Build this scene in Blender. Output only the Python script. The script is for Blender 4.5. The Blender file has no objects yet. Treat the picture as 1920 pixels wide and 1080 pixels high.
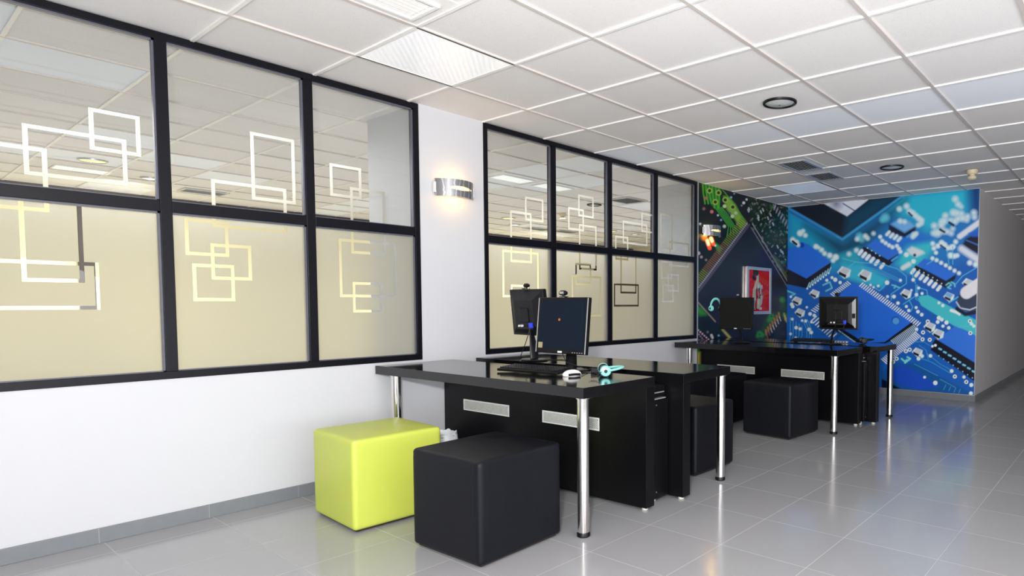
import bpy, bmesh, math, random
import numpy as np
from mathutils import Vector, Matrix
PI = math.pi
R = math.radians
rnd = random.Random(7)
C = bpy.context.scene.collection
scn = bpy.context.scene

# ---------------------------------------------------------------- camera, world, big lights, exposure
YAW, PITCH, ROLL, FPX, SX, SY = -0.6442, -0.05076, 0.00255, 1170.63, 292.388, 88.205
CAM = np.array([3.9617, 0.0, 1.1596])
cy_, sy_, cp_, sp_ = math.cos(YAW), math.sin(YAW), math.cos(PITCH), math.sin(PITCH)
FW = np.array([sy_ * cp_, cy_ * cp_, sp_])
r0_ = np.array([cy_, -sy_, 0.0]); u0_ = np.cross(r0_, FW)
RT = math.cos(ROLL) * r0_ + math.sin(ROLL) * u0_
UP = np.cross(RT, FW)
cam_d = bpy.data.cameras.new('camera'); cam = bpy.data.objects.new('camera', cam_d); C.objects.link(cam)
cam_d.sensor_width = 36; cam_d.lens = FPX / 1920 * 36
cam_d.shift_x = -SX / 1920; cam_d.shift_y = SY / 1920
cam_d.clip_start = 0.05; cam_d.clip_end = 100
cam.matrix_world = Matrix(((RT[0], UP[0], -FW[0], CAM[0]), (RT[1], UP[1], -FW[1], CAM[1]), (RT[2], UP[2], -FW[2], CAM[2]), (0, 0, 0, 1)))
scn.camera = cam
scn.view_settings.view_transform = 'Standard'
scn.view_settings.look = 'None'
scn.view_settings.gamma = 1.0
scn.view_settings.use_curve_mapping = False
scn.view_settings.exposure = 0.0

world = bpy.data.worlds.new('world'); scn.world = world; world.use_nodes = True
world.node_tree.nodes['Background'].inputs[0].default_value = (0.6, 0.65, 0.7, 1)
world.node_tree.nodes['Background'].inputs[1].default_value = 0.3

def area_light(name, loc, target, sx, sy, power, col=(1, 1, 1)):
    l = bpy.data.lights.new(name, 'AREA'); l.shape = 'RECTANGLE'; l.size = sx; l.size_y = sy
    l.energy = power; l.color = col
    o = bpy.data.objects.new(name, l); C.objects.link(o); o.location = loc
    o.rotation_euler = (Vector(target) - Vector(loc)).to_track_quat('-Z', 'Y').to_euler()
    return o
area_light('camera_flash_light', (3.85, -0.12, 1.42), (1.6, 3.6, 2.9), 0.16, 0.12, 125, (1, 0.985, 0.97))
area_light('fill_behind', (4.6, -2.7, 1.1), (3.2, 1.8, 2.7), 4.2, 1.7, 200, (0.93, 0.96, 1.0))  # unseen soft fill behind the camera, aimed up to brighten the ceiling
area_light('fill_side', (6.7, 2.0, 1.0), (2.8, 3.2, 3.2), 5.0, 1.6, 165, (0.95, 0.97, 1.0))  # added fill from the right, tilted up for more light on the ceiling
area_light('office_lamp_near', (-3.0, 1.6, 2.44), (-3.0, 1.6, 0), 3.5, 3.5, 170, (1.0, 0.98, 0.95))
area_light('office_lamp_far', (-3.0, 7.0, 2.44), (-3.0, 7.0, 0), 3.5, 4.0, 190, (1.0, 0.98, 0.95))

area_light('office_wall_fill_near', (-5.0, 2.0, 2.3), (-6.2, 2.0, 1.2), 0.3, 6.0, 70, (1.0, 0.92, 0.74))  # added fill, no fitting there: brightens the wall behind the clear strips
area_light('office_wall_fill_far', (-5.0, 8.4, 2.3), (-6.2, 8.4, 1.2), 0.3, 6.6, 95, (1.0, 0.92, 0.74))  # second added fill, for the farther stretch of that wall

H = 2.508
GX0, GY0, G = 0.5002, 1.7603, 0.6

# ---------------------------------------------------------------- materials
def srgb(r, g, b):
    f = lambda c: (c / 255 / 12.92) if c / 255 <= 0.04045 else ((c / 255 + 0.055) / 1.055) ** 2.4
    return (f(r), f(g), f(b), 1)
def new_mat(name):
    m = bpy.data.materials.new(name); m.use_nodes = True
    return m, m.node_tree, m.node_tree.nodes['Principled BSDF']
def mat(name, col, rough=0.5, metal=0.0, noise=0.0, nscale=60, bump=0.0, bscale=200, emit=None, estr=0, spec=None, coat=0, rvar=0):
    m, t, b = new_mat(name)
    if len(col) == 3: col = (*col, 1)
    b.inputs['Base Color'].default_value = col
    b.inputs['Roughness'].default_value = rough
    b.inputs['Metallic'].default_value = metal
    if spec is not None: b.inputs['Specular IOR Level'].default_value = spec
    if coat: b.inputs['Coat Weight'].default_value = coat; b.inputs['Coat Roughness'].default_value = 0.08
    tc = t.nodes.new('ShaderNodeTexCoord')
    if noise:
        n = t.nodes.new('ShaderNodeTexNoise'); n.inputs['Scale'].default_value = nscale; n.inputs['Detail'].default_value = 4
        t.links.new(tc.outputs['Object'], n.inputs['Vector'])
        mx = t.nodes.new('ShaderNodeMix'); mx.data_type = 'RGBA'
        mx.inputs[6].default_value = tuple(c * (1 - noise) for c in col[:3]) + (1,)
        mx.inputs[7].default_value = tuple(min(1, c * (1 + noise)) for c in col[:3]) + (1,)
        t.links.new(n.outputs['Fac'], mx.inputs[0]); t.links.new(mx.outputs[2], b.inputs['Base Color'])
        if rvar:
            mr = t.nodes.new('ShaderNodeMapRange'); mr.inputs['To Min'].default_value = max(0, rough - rvar); mr.inputs['To Max'].default_value = rough + rvar
            t.links.new(n.outputs['Fac'], mr.inputs['Value']); t.links.new(mr.outputs[0], b.inputs['Roughness'])
    if bump:
        n2 = t.nodes.new('ShaderNodeTexNoise'); n2.inputs['Scale'].default_value = bscale; n2.inputs['Detail'].default_value = 3
        t.links.new(tc.outputs['Object'], n2.inputs['Vector'])
        bp = t.nodes.new('ShaderNodeBump'); bp.inputs['Strength'].default_value = bump; bp.inputs['Distance'].default_value = 0.002
        t.links.new(n2.outputs['Fac'], bp.inputs['Height']); t.links.new(bp.outputs[0], b.inputs['Normal'])
    if emit:
        b.inputs['Emission Color'].default_value = (*emit[:3], 1); b.inputs['Emission Strength'].default_value = estr
    return m
M = {}
M['wall'] = mat('wall_paint', (0.585, 0.588, 0.612), 0.55, noise=0.015, nscale=3, bump=0.15, bscale=120)
M['wall_grey'] = mat('corridor_paint', (0.70, 0.675, 0.67), 0.6, noise=0.03, nscale=4, bump=0.2, bscale=90)
M['cream'] = mat('cream_paint', (0.93, 0.85, 0.56), 0.6, noise=0.03, nscale=2)
M['dark_cove'] = mat('dark_brown_wood', (0.03, 0.022, 0.02), 0.5, noise=0.2, nscale=20)
M['skirting'] = mat('grey_tile_skirting', (0.19, 0.20, 0.215), 0.35, noise=0.08, nscale=30)
M['skirt_joint'] = mat('grout', (0.33, 0.33, 0.33), 0.7, noise=0.05)
M['tbar'] = mat('white_metal_tee', (0.84, 0.82, 0.80), 0.4, noise=0.02)
M['tbar_shaded'] = mat('shaded_metal_tee', (0.60, 0.545, 0.51), 0.4, noise=0.05)  # shade on the runners along Y put into the tee colour
M['frame'] = mat('black_frame_paint', (0.004, 0.004, 0.007), 0.35, spec=0.2, noise=0.3, nscale=60, bump=0.15, bscale=40)
M['gasket'] = mat('grey_gasket', (0.10, 0.10, 0.13), 0.35, noise=0.1)
M['black_wood'] = mat('black_laminate', (0.003, 0.003, 0.004), 0.32, spec=0.22, noise=0.25, nscale=90, bump=0.05, bscale=300, rvar=0.04)
M['black_top'] = mat('black_laminate_top', (0.004, 0.004, 0.005), 0.10, noise=0.2, nscale=30, bump=0.02, bscale=400, rvar=0.02)
M['chrome'] = mat('chrome', (0.80, 0.77, 0.74), 0.13, 1.0, noise=0.03)
M['black_plastic'] = mat('black_plastic', (0.004, 0.004, 0.005), 0.38, spec=0.3, noise=0.15, nscale=100, bump=0.05)
M['dark_plastic'] = mat('charcoal_plastic', (0.008, 0.008, 0.010), 0.45, spec=0.3, noise=0.15, nscale=100)
M['silver'] = mat('silver_plastic', (0.55, 0.55, 0.57), 0.3, 0.6, noise=0.05)
M['white_plastic'] = mat('white_plastic', (0.82, 0.81, 0.79), 0.35, noise=0.02)
M['vent_metal'] = mat('white_grille_metal', (0.74, 0.76, 0.71), 0.4, noise=0.04, nscale=40)
M['hole'] = mat('dark_void', (0.01, 0.01, 0.012), 0.8, noise=0.1)
M['teal'] = mat('teal_plastic', (0.25, 0.72, 0.66), 0.3, noise=0.04)
M['blue_plug'] = mat('blue_plastic_plug', (0.03, 0.05, 0.75), 0.35, noise=0.05)
M['label_orange'] = mat('orange_icon', (0.45, 0.08, 0.03), 0.5, noise=0.1, emit=(0.75, 0.16, 0.05), estr=0.08)
M['sticker'] = mat('tan_sticker', (0.33, 0.28, 0.16), 0.5, noise=0.1)
M['screen'] = mat('monitor_screen', (0.003, 0.006, 0.011), 0.3, spec=0.15, noise=0.1, emit=(0.006, 0.013, 0.026), estr=0.5)
M['screen_off'] = mat('dark_screen', (0.008, 0.008, 0.008), 0.35, spec=0.2, noise=0.1)
M['lime'] = mat('lime_leatherette', (0.50, 0.565, 0.08), 0.42, noise=0.03, nscale=5, bump=0.12, bscale=160)
M['black_leather'] = mat('black_leatherette', (0.0055, 0.006, 0.009), 0.46, spec=0.2, noise=0.25, nscale=14, bump=0.25, bscale=220, rvar=0.05)
M['seam'] = mat('dark_base_cloth', (0.02, 0.012, 0.01), 0.8, noise=0.1)
M['bag'] = mat('white_bin_bag', (0.80, 0.83, 0.86), 0.35, noise=0.05, bump=0.4, bscale=40)
M['red'] = mat('red_enamel', (0.80, 0.006, 0.010), 0.6, spec=0.05, noise=0.1, nscale=8)
M['canvas'] = mat('beige_canvas_hose', (0.56, 0.50, 0.44), 0.75, noise=0.12, nscale=40, bump=0.3, bscale=200)
M['brass'] = mat('brass', (0.7, 0.5, 0.25), 0.3, 1.0, noise=0.1)
M['det'] = mat('cream_plastic', (0.70, 0.60, 0.42), 0.45, noise=0.03)
M['lamp_glass'] = mat('downlight_glass', (0.62, 0.64, 0.61), 0.3, noise=0.15, nscale=60)
M['lamp_warm'] = mat('lit_downlight', (0.8, 0.7, 0.3), 0.3, noise=0.05, emit=(1.0, 0.78, 0.25), estr=1.4)
M['lamp_white'] = mat('lit_white_downlight', (0.8, 0.8, 0.8), 0.3, noise=0.05, emit=(1.0, 0.95, 0.85), estr=1.2)
M['lit_panel'] = mat('lit_diffuser', (0.8, 0.85, 0.88), 0.4, noise=0.05, emit=(0.85, 0.93, 1.0), estr=0.45)
M['bulb'] = mat('lit_bulb', (1, 0.8, 0.4), 0.3, noise=0.01, emit=(1.0, 0.55, 0.15), estr=3)
M['cable'] = mat('black_cable', (0.01, 0.01, 0.01), 0.4, noise=0.1)
M['grille_dark'] = mat('grey_louvre', (0.55, 0.56, 0.58), 0.4, 0.0, noise=0.1)
M['foot'] = mat('white_glide', (0.7, 0.68, 0.6), 0.4, noise=0.05)
M['frame_alu'] = mat('brushed_steel_frame', (0.62, 0.62, 0.66), 0.38, 0.55, noise=0.1)
M['alu'] = mat('aluminium_trim', (0.62, 0.63, 0.64), 0.3, 0.7, noise=0.05)

def nmath(t, op, a, b=None, c=None):
    n = t.nodes.new('ShaderNodeMath'); n.operation = op
    for i, v in enumerate((a, b, c)):
        if v is None: continue
        if isinstance(v, (int, float)): n.inputs[i].default_value = v
        else: t.links.new(v, n.inputs[i])
    return n.outputs[0]
def nmix(t, f, a, b):
    n = t.nodes.new('ShaderNodeMix'); n.data_type = 'RGBA'
    for i, v in ((0, f), (6, a), (7, b)):
        if isinstance(v, (int, float)): n.inputs[i].default_value = v
        elif isinstance(v, tuple): n.inputs[i].default_value = v if len(v) == 4 else (*v, 1)
        else: t.links.new(v, n.inputs[i])
    return n.outputs[2]
def floor_mat():
    m, t, b = new_mat('grey_floor_tiles')
    tc = t.nodes.new('ShaderNodeTexCoord'); sp = t.nodes.new('ShaderNodeSeparateXYZ'); t.links.new(tc.outputs['Object'], sp.inputs[0])
    def cell(o, off, pitch):
        v = nmath(t, 'DIVIDE', nmath(t, 'SUBTRACT', o, off), pitch)
        fr = nmath(t, 'FRACT', v); fl = nmath(t, 'FLOOR', v)
        d = nmath(t, 'MULTIPLY', nmath(t, 'MINIMUM', fr, nmath(t, 'SUBTRACT', 1.0, fr)), pitch)
        return fl, d
    fx, dx = cell(sp.outputs[0], 1.955, 0.4395); fy, dy = cell(sp.outputs[1], 2.515, 0.4455)
    d = nmath(t, 'MINIMUM', dx, dy)
    joint = nmath(t, 'LESS_THAN', d, 0.0013)
    cmb = t.nodes.new('ShaderNodeCombineXYZ'); t.links.new(fx, cmb.inputs[0]); t.links.new(fy, cmb.inputs[1])
    wn = t.nodes.new('ShaderNodeTexWhiteNoise'); t.links.new(cmb.outputs[0], wn.inputs[0])
    n = t.nodes.new('ShaderNodeTexNoise'); n.inputs['Scale'].default_value = 2.2; n.inputs['Detail'].default_value = 5; t.links.new(tc.outputs['Object'], n.inputs['Vector'])
    f = nmath(t, 'MULTIPLY_ADD', wn.outputs[0], 0.35, nmath(t, 'MULTIPLY', n.outputs['Fac'], 0.5))
    col = nmix(t, f, (0.315, 0.313, 0.325), (0.385, 0.383, 0.395))
    # joints: pale lines whose strength fades in and out by noise
    n3 = t.nodes.new('ShaderNodeTexNoise'); n3.inputs['Scale'].default_value = 1.3; t.links.new(tc.outputs['Object'], n3.inputs['Vector'])
    jf = nmath(t, 'MULTIPLY', joint, nmath(t, 'MULTIPLY', n3.outputs['Fac'], 1.1))
    col2 = nmix(t, jf, col, (0.62, 0.60, 0.58))
    t.links.new(col2, b.inputs['Base Color'])
    n2 = t.nodes.new('ShaderNodeTexNoise'); n2.inputs['Scale'].default_value = 9; n2.inputs['Detail'].default_value = 6; t.links.new(tc.outputs['Object'], n2.inputs['Vector'])
    ro = nmath(t, 'MULTIPLY_ADD', n2.outputs['Fac'], 0.10, nmath(t, 'MULTIPLY_ADD', joint, 0.3, 0.085))
    t.links.new(ro, b.inputs['Roughness'])
    b.inputs['Specular IOR Level'].default_value = 0.75
    bp = t.nodes.new('ShaderNodeBump'); bp.inputs['Strength'].default_value = 0.25; bp.inputs['Distance'].default_value = 0.001
    t.links.new(nmath(t, 'SUBTRACT', nmath(t, 'MULTIPLY', n2.outputs['Fac'], 0.6), joint), bp.inputs['Height']); t.links.new(bp.outputs[0], b.inputs['Normal'])
    return m
M['floor'] = floor_mat()
def ceiling_mat():
    m, t, b = new_mat('mineral_ceiling_tiles')
    tc = t.nodes.new('ShaderNodeTexCoord'); sp = t.nodes.new('ShaderNodeSeparateXYZ'); t.links.new(tc.outputs['Object'], sp.inputs[0])
    fx = nmath(t, 'FLOOR', nmath(t, 'DIVIDE', nmath(t, 'SUBTRACT', sp.outputs[0], GX0), G))
    fy = nmath(t, 'FLOOR', nmath(t, 'DIVIDE', nmath(t, 'SUBTRACT', sp.outputs[1], GY0), G))
    cmb = t.nodes.new('ShaderNodeCombineXYZ'); t.links.new(fx, cmb.inputs[0]); t.links.new(fy, cmb.inputs[1])
    wn = t.nodes.new('ShaderNodeTexWhiteNoise'); t.links.new(cmb.outputs[0], wn.inputs[0])
    n = t.nodes.new('ShaderNodeTexNoise'); n.inputs['Scale'].default_value = 130; n.inputs['Detail'].default_value = 3; t.links.new(tc.outputs['Object'], n.inputs['Vector'])
    v = t.nodes.new('ShaderNodeTexVoronoi'); v.inputs['Scale'].default_value = 85; t.links.new(tc.outputs['Object'], v.inputs['Vector'])
    pit = nmath(t, 'LESS_THAN', v.outputs['Distance'], 0.22)
    base = nmix(t, wn.outputs[0], (0.80, 0.775, 0.76), (0.86, 0.84, 0.83))
    base = nmix(t, nmath(t, 'MULTIPLY', pit, 0.28), base, (0.52, 0.48, 0.45))
    base = nmix(t, nmath(t, 'MULTIPLY', n.outputs['Fac'], 0.25), base, (0.70, 0.67, 0.65))
    row = nmath(t, 'COMPARE', fy, 4.0, 0.1)
    odd = nmath(t, 'MULTIPLY', nmath(t, 'GREATER_THAN', wn.outputs[0], 0.8), nmath(t, 'LESS_THAN', sp.outputs[0], 0.0))
    sm = nmath(t, 'MAXIMUM', row, odd)
    base = nmix(t, sm, base, (0.90, 0.93, 0.99))
    t.links.new(base, b.inputs['Base Color']); b.inputs['Roughness'].default_value = 0.8
    bp = t.nodes.new('ShaderNodeBump'); bp.inputs['Strength'].default_value = 0.4; bp.inputs['Distance'].default_value = 0.002
    t.links.new(nmath(t, 'MULTIPLY', nmath(t, 'SUBTRACT', n.outputs['Fac'], pit), nmath(t, 'SUBTRACT', 1.0, sm)), bp.inputs['Height']); t.links.new(bp.outputs[0], b.inputs['Normal'])
    return m
M['ceiling'] = ceiling_mat()
def prism_mat(name, col):
    m, t, b = new_mat(name)
    tc = t.nodes.new('ShaderNodeTexCoord')
    w = t.nodes.new('ShaderNodeTexWave'); w.wave_type = 'BANDS'; w.bands_direction = 'Y'; w.inputs['Scale'].default_value = 11
    mp = t.nodes.new('ShaderNodeMapping'); mp.inputs['Rotation'].default_value = (0, 0, R(42)); t.links.new(tc.outputs['Object'], mp.inputs[0]); t.links.new(mp.outputs[0], w.inputs['Vector'])
    c = nmix(t, w.outputs['Fac'], tuple(x * 0.84 for x in col), col); t.links.new(c, b.inputs['Base Color'])
    b.inputs['Roughness'].default_value = 0.3
    b.inputs['Emission Color'].default_value = (*col, 1); b.inputs['Emission Strength'].default_value = 0.3
    return m
M['prism'] = prism_mat('prismatic_diffuser', (0.93, 0.93, 0.94))
M['prism_blue'] = prism_mat('bluish_prismatic_diffuser', (0.62, 0.68, 0.78))
def glass_mat(name='clear_glass', k=1.15):
    m = bpy.data.materials.new(name); m.use_nodes = True; t = m.node_tree; t.nodes.clear()
    out = t.nodes.new('ShaderNodeOutputMaterial'); tr = t.nodes.new('ShaderNodeBsdfTransparent'); tr.inputs[0].default_value = (0.91, 0.935, 0.925, 1)
    gl = t.nodes.new('ShaderNodeBsdfGlossy'); gl.inputs['Roughness'].default_value = 0.0
    fr = t.nodes.new('ShaderNodeFresnel'); fr.inputs[0].default_value = 1.5
    n = t.nodes.new('ShaderNodeTexNoise'); n.inputs['Scale'].default_value = 2
    bp = t.nodes.new('ShaderNodeBump'); bp.inputs['Strength'].default_value = 0.02; bp.inputs['Distance'].default_value = 0.001
    t.links.new(n.outputs['Fac'], bp.inputs['Height']); t.links.new(bp.outputs[0], gl.inputs['Normal'])
    mx = t.nodes.new('ShaderNodeMixShader'); f2 = nmath(t, 'MULTIPLY', fr.outputs[0], k)
    t.links.new(f2, mx.inputs[0]); t.links.new(tr.outputs[0], mx.inputs[1]); t.links.new(gl.outputs[0], mx.inputs[2]); t.links.new(mx.outputs[0], out.inputs[0])
    return m
M['glass'] = glass_mat()
M['glass_matt'] = glass_mat('low_reflection_glass', 0.06)
def film_mat():
    m = bpy.data.materials.new('frosted_film'); m.use_nodes = True; t = m.node_tree; t.nodes.clear()
    out = t.nodes.new('ShaderNodeOutputMaterial')
    rf = t.nodes.new('ShaderNodeBsdfRefraction'); rf.inputs['Roughness'].default_value = 0.5; rf.inputs['IOR'].default_value = 1.3; rf.inputs['Color'].default_value = (0.82, 0.815, 0.785, 1)
    tl = t.nodes.new('ShaderNodeBsdfTranslucent'); tl.inputs['Color'].default_value = (0.78, 0.76, 0.68, 1)
    df = t.nodes.new('ShaderNodeBsdfDiffuse')
    n = t.nodes.new('ShaderNodeTexNoise'); n.inputs['Scale'].default_value = 300
    c = nmix(t, n.outputs['Fac'], (0.60, 0.58, 0.50), (0.68, 0.66, 0.58)); t.links.new(c, df.inputs['Color'])
    m1 = t.nodes.new('ShaderNodeMixShader'); m1.inputs[0].default_value = 0.22
    t.links.new(rf.outputs[0], m1.inputs[1]); t.links.new(tl.outputs[0], m1.inputs[2])
    m2 = t.nodes.new('ShaderNodeMixShader'); m2.inputs[0].default_value = 0.17
    t.links.new(m1.outputs[0], m2.inputs[1]); t.links.new(df.outputs[0], m2.inputs[2]); t.links.new(m2.outputs[0], out.inputs[0])
    return m
M['film'] = film_mat()
def shade_mat():
    m, t, b = new_mat('etched_silver_shade')
    b.inputs['Metallic'].default_value = 0.85; b.inputs['Roughness'].default_value = 0.28
    tc = t.nodes.new('ShaderNodeTexCoord'); w = t.nodes.new('ShaderNodeTexWave'); w.wave_type = 'BANDS'; w.bands_direction = 'Y'
    w.inputs['Scale'].default_value = 9; w.inputs['Distortion'].default_value = 4; w.inputs['Detail Scale'].default_value = 1.5
    t.links.new(tc.outputs['Object'], w.inputs['Vector'])
    f = nmath(t, 'GREATER_THAN', w.outputs['Fac'], 0.86)
    t.links.new(nmix(t, f, (0.34, 0.34, 0.355), (0.62, 0.62, 0.62)), b.inputs['Base Color'])
    return m
M['shade'] = shade_mat()

# ---------------------------------------------------------------- mesh helpers
class MB:
    def __init__(s): s.v = []; s.f = []; s.smooth = []
    def add(s, vs, fs, T=None, sm=False):
        n = len(s.v)
        for p in vs:
            s.v.append(tuple(T @ Vector(p)) if T is not None else tuple(p))
        for f in fs: s.f.append([n + i for i in f]); s.smooth.append(sm)
    def box(s, a, b, T=None):
        x0, y0, z0 = a; x1, y1, z1 = b
        s.add([(x0, y0, z0), (x1, y0, z0), (x1, y1, z0), (x0, y1, z0), (x0, y0, z1), (x1, y0, z1), (x1, y1, z1), (x0, y1, z1)],
              [(0, 3, 2, 1), (4, 5, 6, 7), (0, 1, 5, 4), (1, 2, 6, 5), (2, 3, 7, 6), (3, 0, 4, 7)], T)
    def lathe(s, prof, c=(0, 0, 0), n=32, T=None, close=True):
        vs = []; fs = []
        for r, z in prof:
            for i in range(n):
                a = 2 * PI * i / n; vs.append((c[0] + r * math.cos(a), c[1] + r * math.sin(a), c[2] + z))
        for k in range(len(prof) - 1):
            for i in range(n):
                j = (i + 1) % n; fs.append((k * n + i, k * n + j, (k + 1) * n + j, (k + 1) * n + i))
        if close:
            fs.append(tuple(range(n - 1, -1, -1))); fs.append(tuple((len(prof) - 1) * n + i for i in range(n)))
        s.add(vs, fs, T, True)
    def tube(s, pts, r, n=8, T=None, flat=1.0):
        P = [Vector(p) for p in pts]; vs = []; fs = []
        ref = Vector((0, 0, 1))
        for k, p in enumerate(P):
            d = (P[min(k + 1, len(P) - 1)] - P[max(k - 1, 0)]).normalized()
            a = d.cross(ref)
            if a.length < 1e-3: a = d.cross(Vector((1, 0, 0)))
            a.normalize(); b = a.cross(d).normalized()
            rr = r[k] if isinstance(r, (list, tuple)) else r
            for i in range(n):
                an = 2 * PI * i / n; vs.append(tuple(p + a * rr * math.cos(an) + b * rr * flat * math.sin(an)))
        for k in range(len(P) - 1):
            for i in range(n):
                j = (i + 1) % n; fs.append((k * n + i, k * n + j, (k + 1) * n + j, (k + 1) * n + i))
        fs.append(tuple(range(n - 1, -1, -1))); fs.append(tuple((len(P) - 1) * n + i for i in range(n)))
        s.add(vs, fs, T, True)
    def prism(s, pts, d0, d1, axis='y', T=None):
        """polygon in the plane normal to axis, extruded d0..d1"""
        n = len(pts)
        def mk(p, d):
            return (p[0], d, p[1]) if axis == 'y' else ((d, p[0], p[1]) if axis == 'x' else (p[0], p[1], d))
        vs = [mk(p, d0) for p in pts] + [mk(p, d1) for p in pts]
        fs = [tuple(range(n)), tuple(range(2 * n - 1, n - 1, -1))] + [(i, n + i, n + (i + 1) % n, (i + 1) % n) for i in range(n)]
        s.add(vs, fs, T)
    def build(s, name, m, parent=None, bevel=0, seg=2):
        me = bpy.data.meshes.new(name); me.from_pydata(s.v, [], s.f); me.update()
        bm = bmesh.new(); bm.from_mesh(me)
        if getattr(s, 'weld', False): bmesh.ops.remove_doubles(bm, verts=bm.verts, dist=1e-5)
        else: bmesh.ops.recalc_face_normals(bm, faces=bm.faces)
        bm.to_mesh(me); bm.free()
        if any(s.smooth):
            for p, sm in zip(me.polygons, s.smooth): p.use_smooth = sm
        o = bpy.data.objects.new(name, me); C.objects.link(o)
        me.materials.append(M[m] if isinstance(m, str) else m)
        if parent is not None: o.parent = parent
        if bevel:
            b = o.modifiers.new('bevel', 'BEVEL'); b.width = bevel; b.segments = seg; b.limit_method = 'ANGLE'; b.angle_limit = R(50)
        if any(s.smooth): 
            for e in me.edges: pass
            me.set_sharp_from_angle(angle=R(40))
        return o
def tag(o, label=None, cat=None, group=None, kind=None):
    if label: o['label'] = label
    if cat: o['category'] = cat
    if group: o['group'] = group
    if kind: o['kind'] = kind
    return o
def empty(name, loc=(0, 0, 0), rz=0, label=None, cat=None, group=None):
    o = bpy.data.objects.new(name, None); C.objects.link(o); o.location = loc; o.rotation_euler = (0, 0, rz)
    o.empty_display_size = 0.1
    return tag(o, label, cat, group)
def struct(name, a, b, m, bevel=0):
    q = MB(); q.box(a, b); o = q.build(name, m, bevel=bevel); tag(o, kind='structure'); return o

# ---------------------------------------------------------------- room shell
q = MB(); q.box((-6.3, -3.1, -0.12), (7.1, 16.1, 0)); o = q.build('floor', 'floor'); tag(o, kind='structure')
CZ = H + 0.006
q = MB(); q.box((-6.3, -3.1, CZ), (7.1, 16.1, CZ + 0.12)); o = q.build('ceiling', 'ceiling'); tag(o, kind='structure')
q = MB()
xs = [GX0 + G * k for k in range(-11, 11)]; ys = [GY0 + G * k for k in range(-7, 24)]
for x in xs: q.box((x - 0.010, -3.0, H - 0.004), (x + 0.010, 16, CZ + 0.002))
tag(q.build('trim_6', 'tbar_shaded'), kind='structure')
q = MB()
for y in ys: q.box((-6.2, y - 0.009, H - 0.0035), (7, y + 0.009, CZ + 0.002))
tag(q.build('trim_1', 'tbar'), kind='structure')

W1A, W1B, W2A, W2B, YB, XR = -0.37, 2.431, 2.960, 5.803, 8.073, 2.4485
SILL = 0.766
struct('wall_left', (-0.16, -3.0, 0), (0, W1B, SILL - 0.001), 'wall')
struct('wall_left_under_second_window', (-0.16, W2A, 0), (0, W2B, SILL - 0.001), 'wall')
struct('wall_left_pier', (-0.67, W1B, 0), (0, W2A, CZ + 0.001), 'wall')
struct('wall_left_near', (-0.16, -3.0, SILL), (0, W1A, CZ + 0.001), 'wall')
struct('wall_left_far', (-0.57, W2B, 0), (0, YB + 0.15, CZ + 0.001), 'wall')
struct('wall_far', (-0.0, YB, 0), (XR - 0.002, YB + 0.15, CZ + 0.001), 'wall')
struct('wall_corridor', (XR - 0.15, YB + 0.001, 0), (XR, 16.0, CZ + 0.001), 'wall_grey')
struct('wall_back', (-6.3, 16.0, 0), (7.1, 16.1, CZ + 0.12), 'wall_grey')
struct('wall_front', (-6.3, -3.1, 0), (7.1, -3.0, CZ + 0.12), 'wall')
struct('wall_right', (7.0, -3.0, 0), (7.1, 16.0, CZ + 0.12), 'wall')
struct('wall_office_far', (-6.3, -3.0, 0), (-6.2, 16.0, CZ + 0.12), 'cream')
struct('wall_office_end', (-6.2, 12.0, 0), (-0.57, 12.1, CZ + 0.001), 'cream')
struct('trim_2', (-6.2, -3.0, 2.445), (-6.14, 12.0, CZ), 'dark_cove')

def skirting(name, a, b, axis, joints):
    q = MB(); q.box(a, b); o = q.build(name, 'skirting', bevel=0.002); tag(o, kind='structure')
    j = MB()
    for t in joints:
        if axis == 'y': j.box((b[0] - 0.003, t - 0.0012, 0.001), (b[0] + 0.0006, t + 0.0012, b[2] + 0.0004))
        else: j.box((t - 0.0012, a[1] - 0.0006, 0.001), (t + 0.0012, a[1] + 0.003, b[2] + 0.0004))
    j.build('joint', 'skirt_joint', o)
skirting('baseboard_left', (0, -3.0, 0), (0.012, W2B + 0.02, 0.073), 'y', [0.27 + 0.4455 * k for k in range(-6, 13)])
skirting('baseboard_far', (0.012, YB - 0.012, 0), (XR + 0.012, YB, 0.073), 'x', [0.2 + 0.44 * k for k in range(0, 6)])
skirting('baseboard_corridor', (XR, YB, 0), (XR + 0.012, 16.0, 0.073), 'y', [YB + 0.4455 * k for k in range(1, 17)])
# caulk line and aluminium corner bead beside the murals
tag((lambda q: (q.box((0.0, YB - 0.012, 0.073), (XR + 0.003, YB - 0.001, 0.081)), q.build('trim_3', 'alu'))[1])(MB()), kind='structure')
tag((lambda q: (q.box((XR - 0.004, YB - 0.004, 0.08), (XR + 0.004, YB + 0.003, H)), q.build('trim_4', 'alu'))[1])(MB()), kind='structure')
tag((lambda q: (q.box((0.0, W2B + 0.002, 0.073), (0.012, W2B + 0.02, H)), q.build('trim_5', 'alu'))[1])(MB()), kind='structure')

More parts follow.
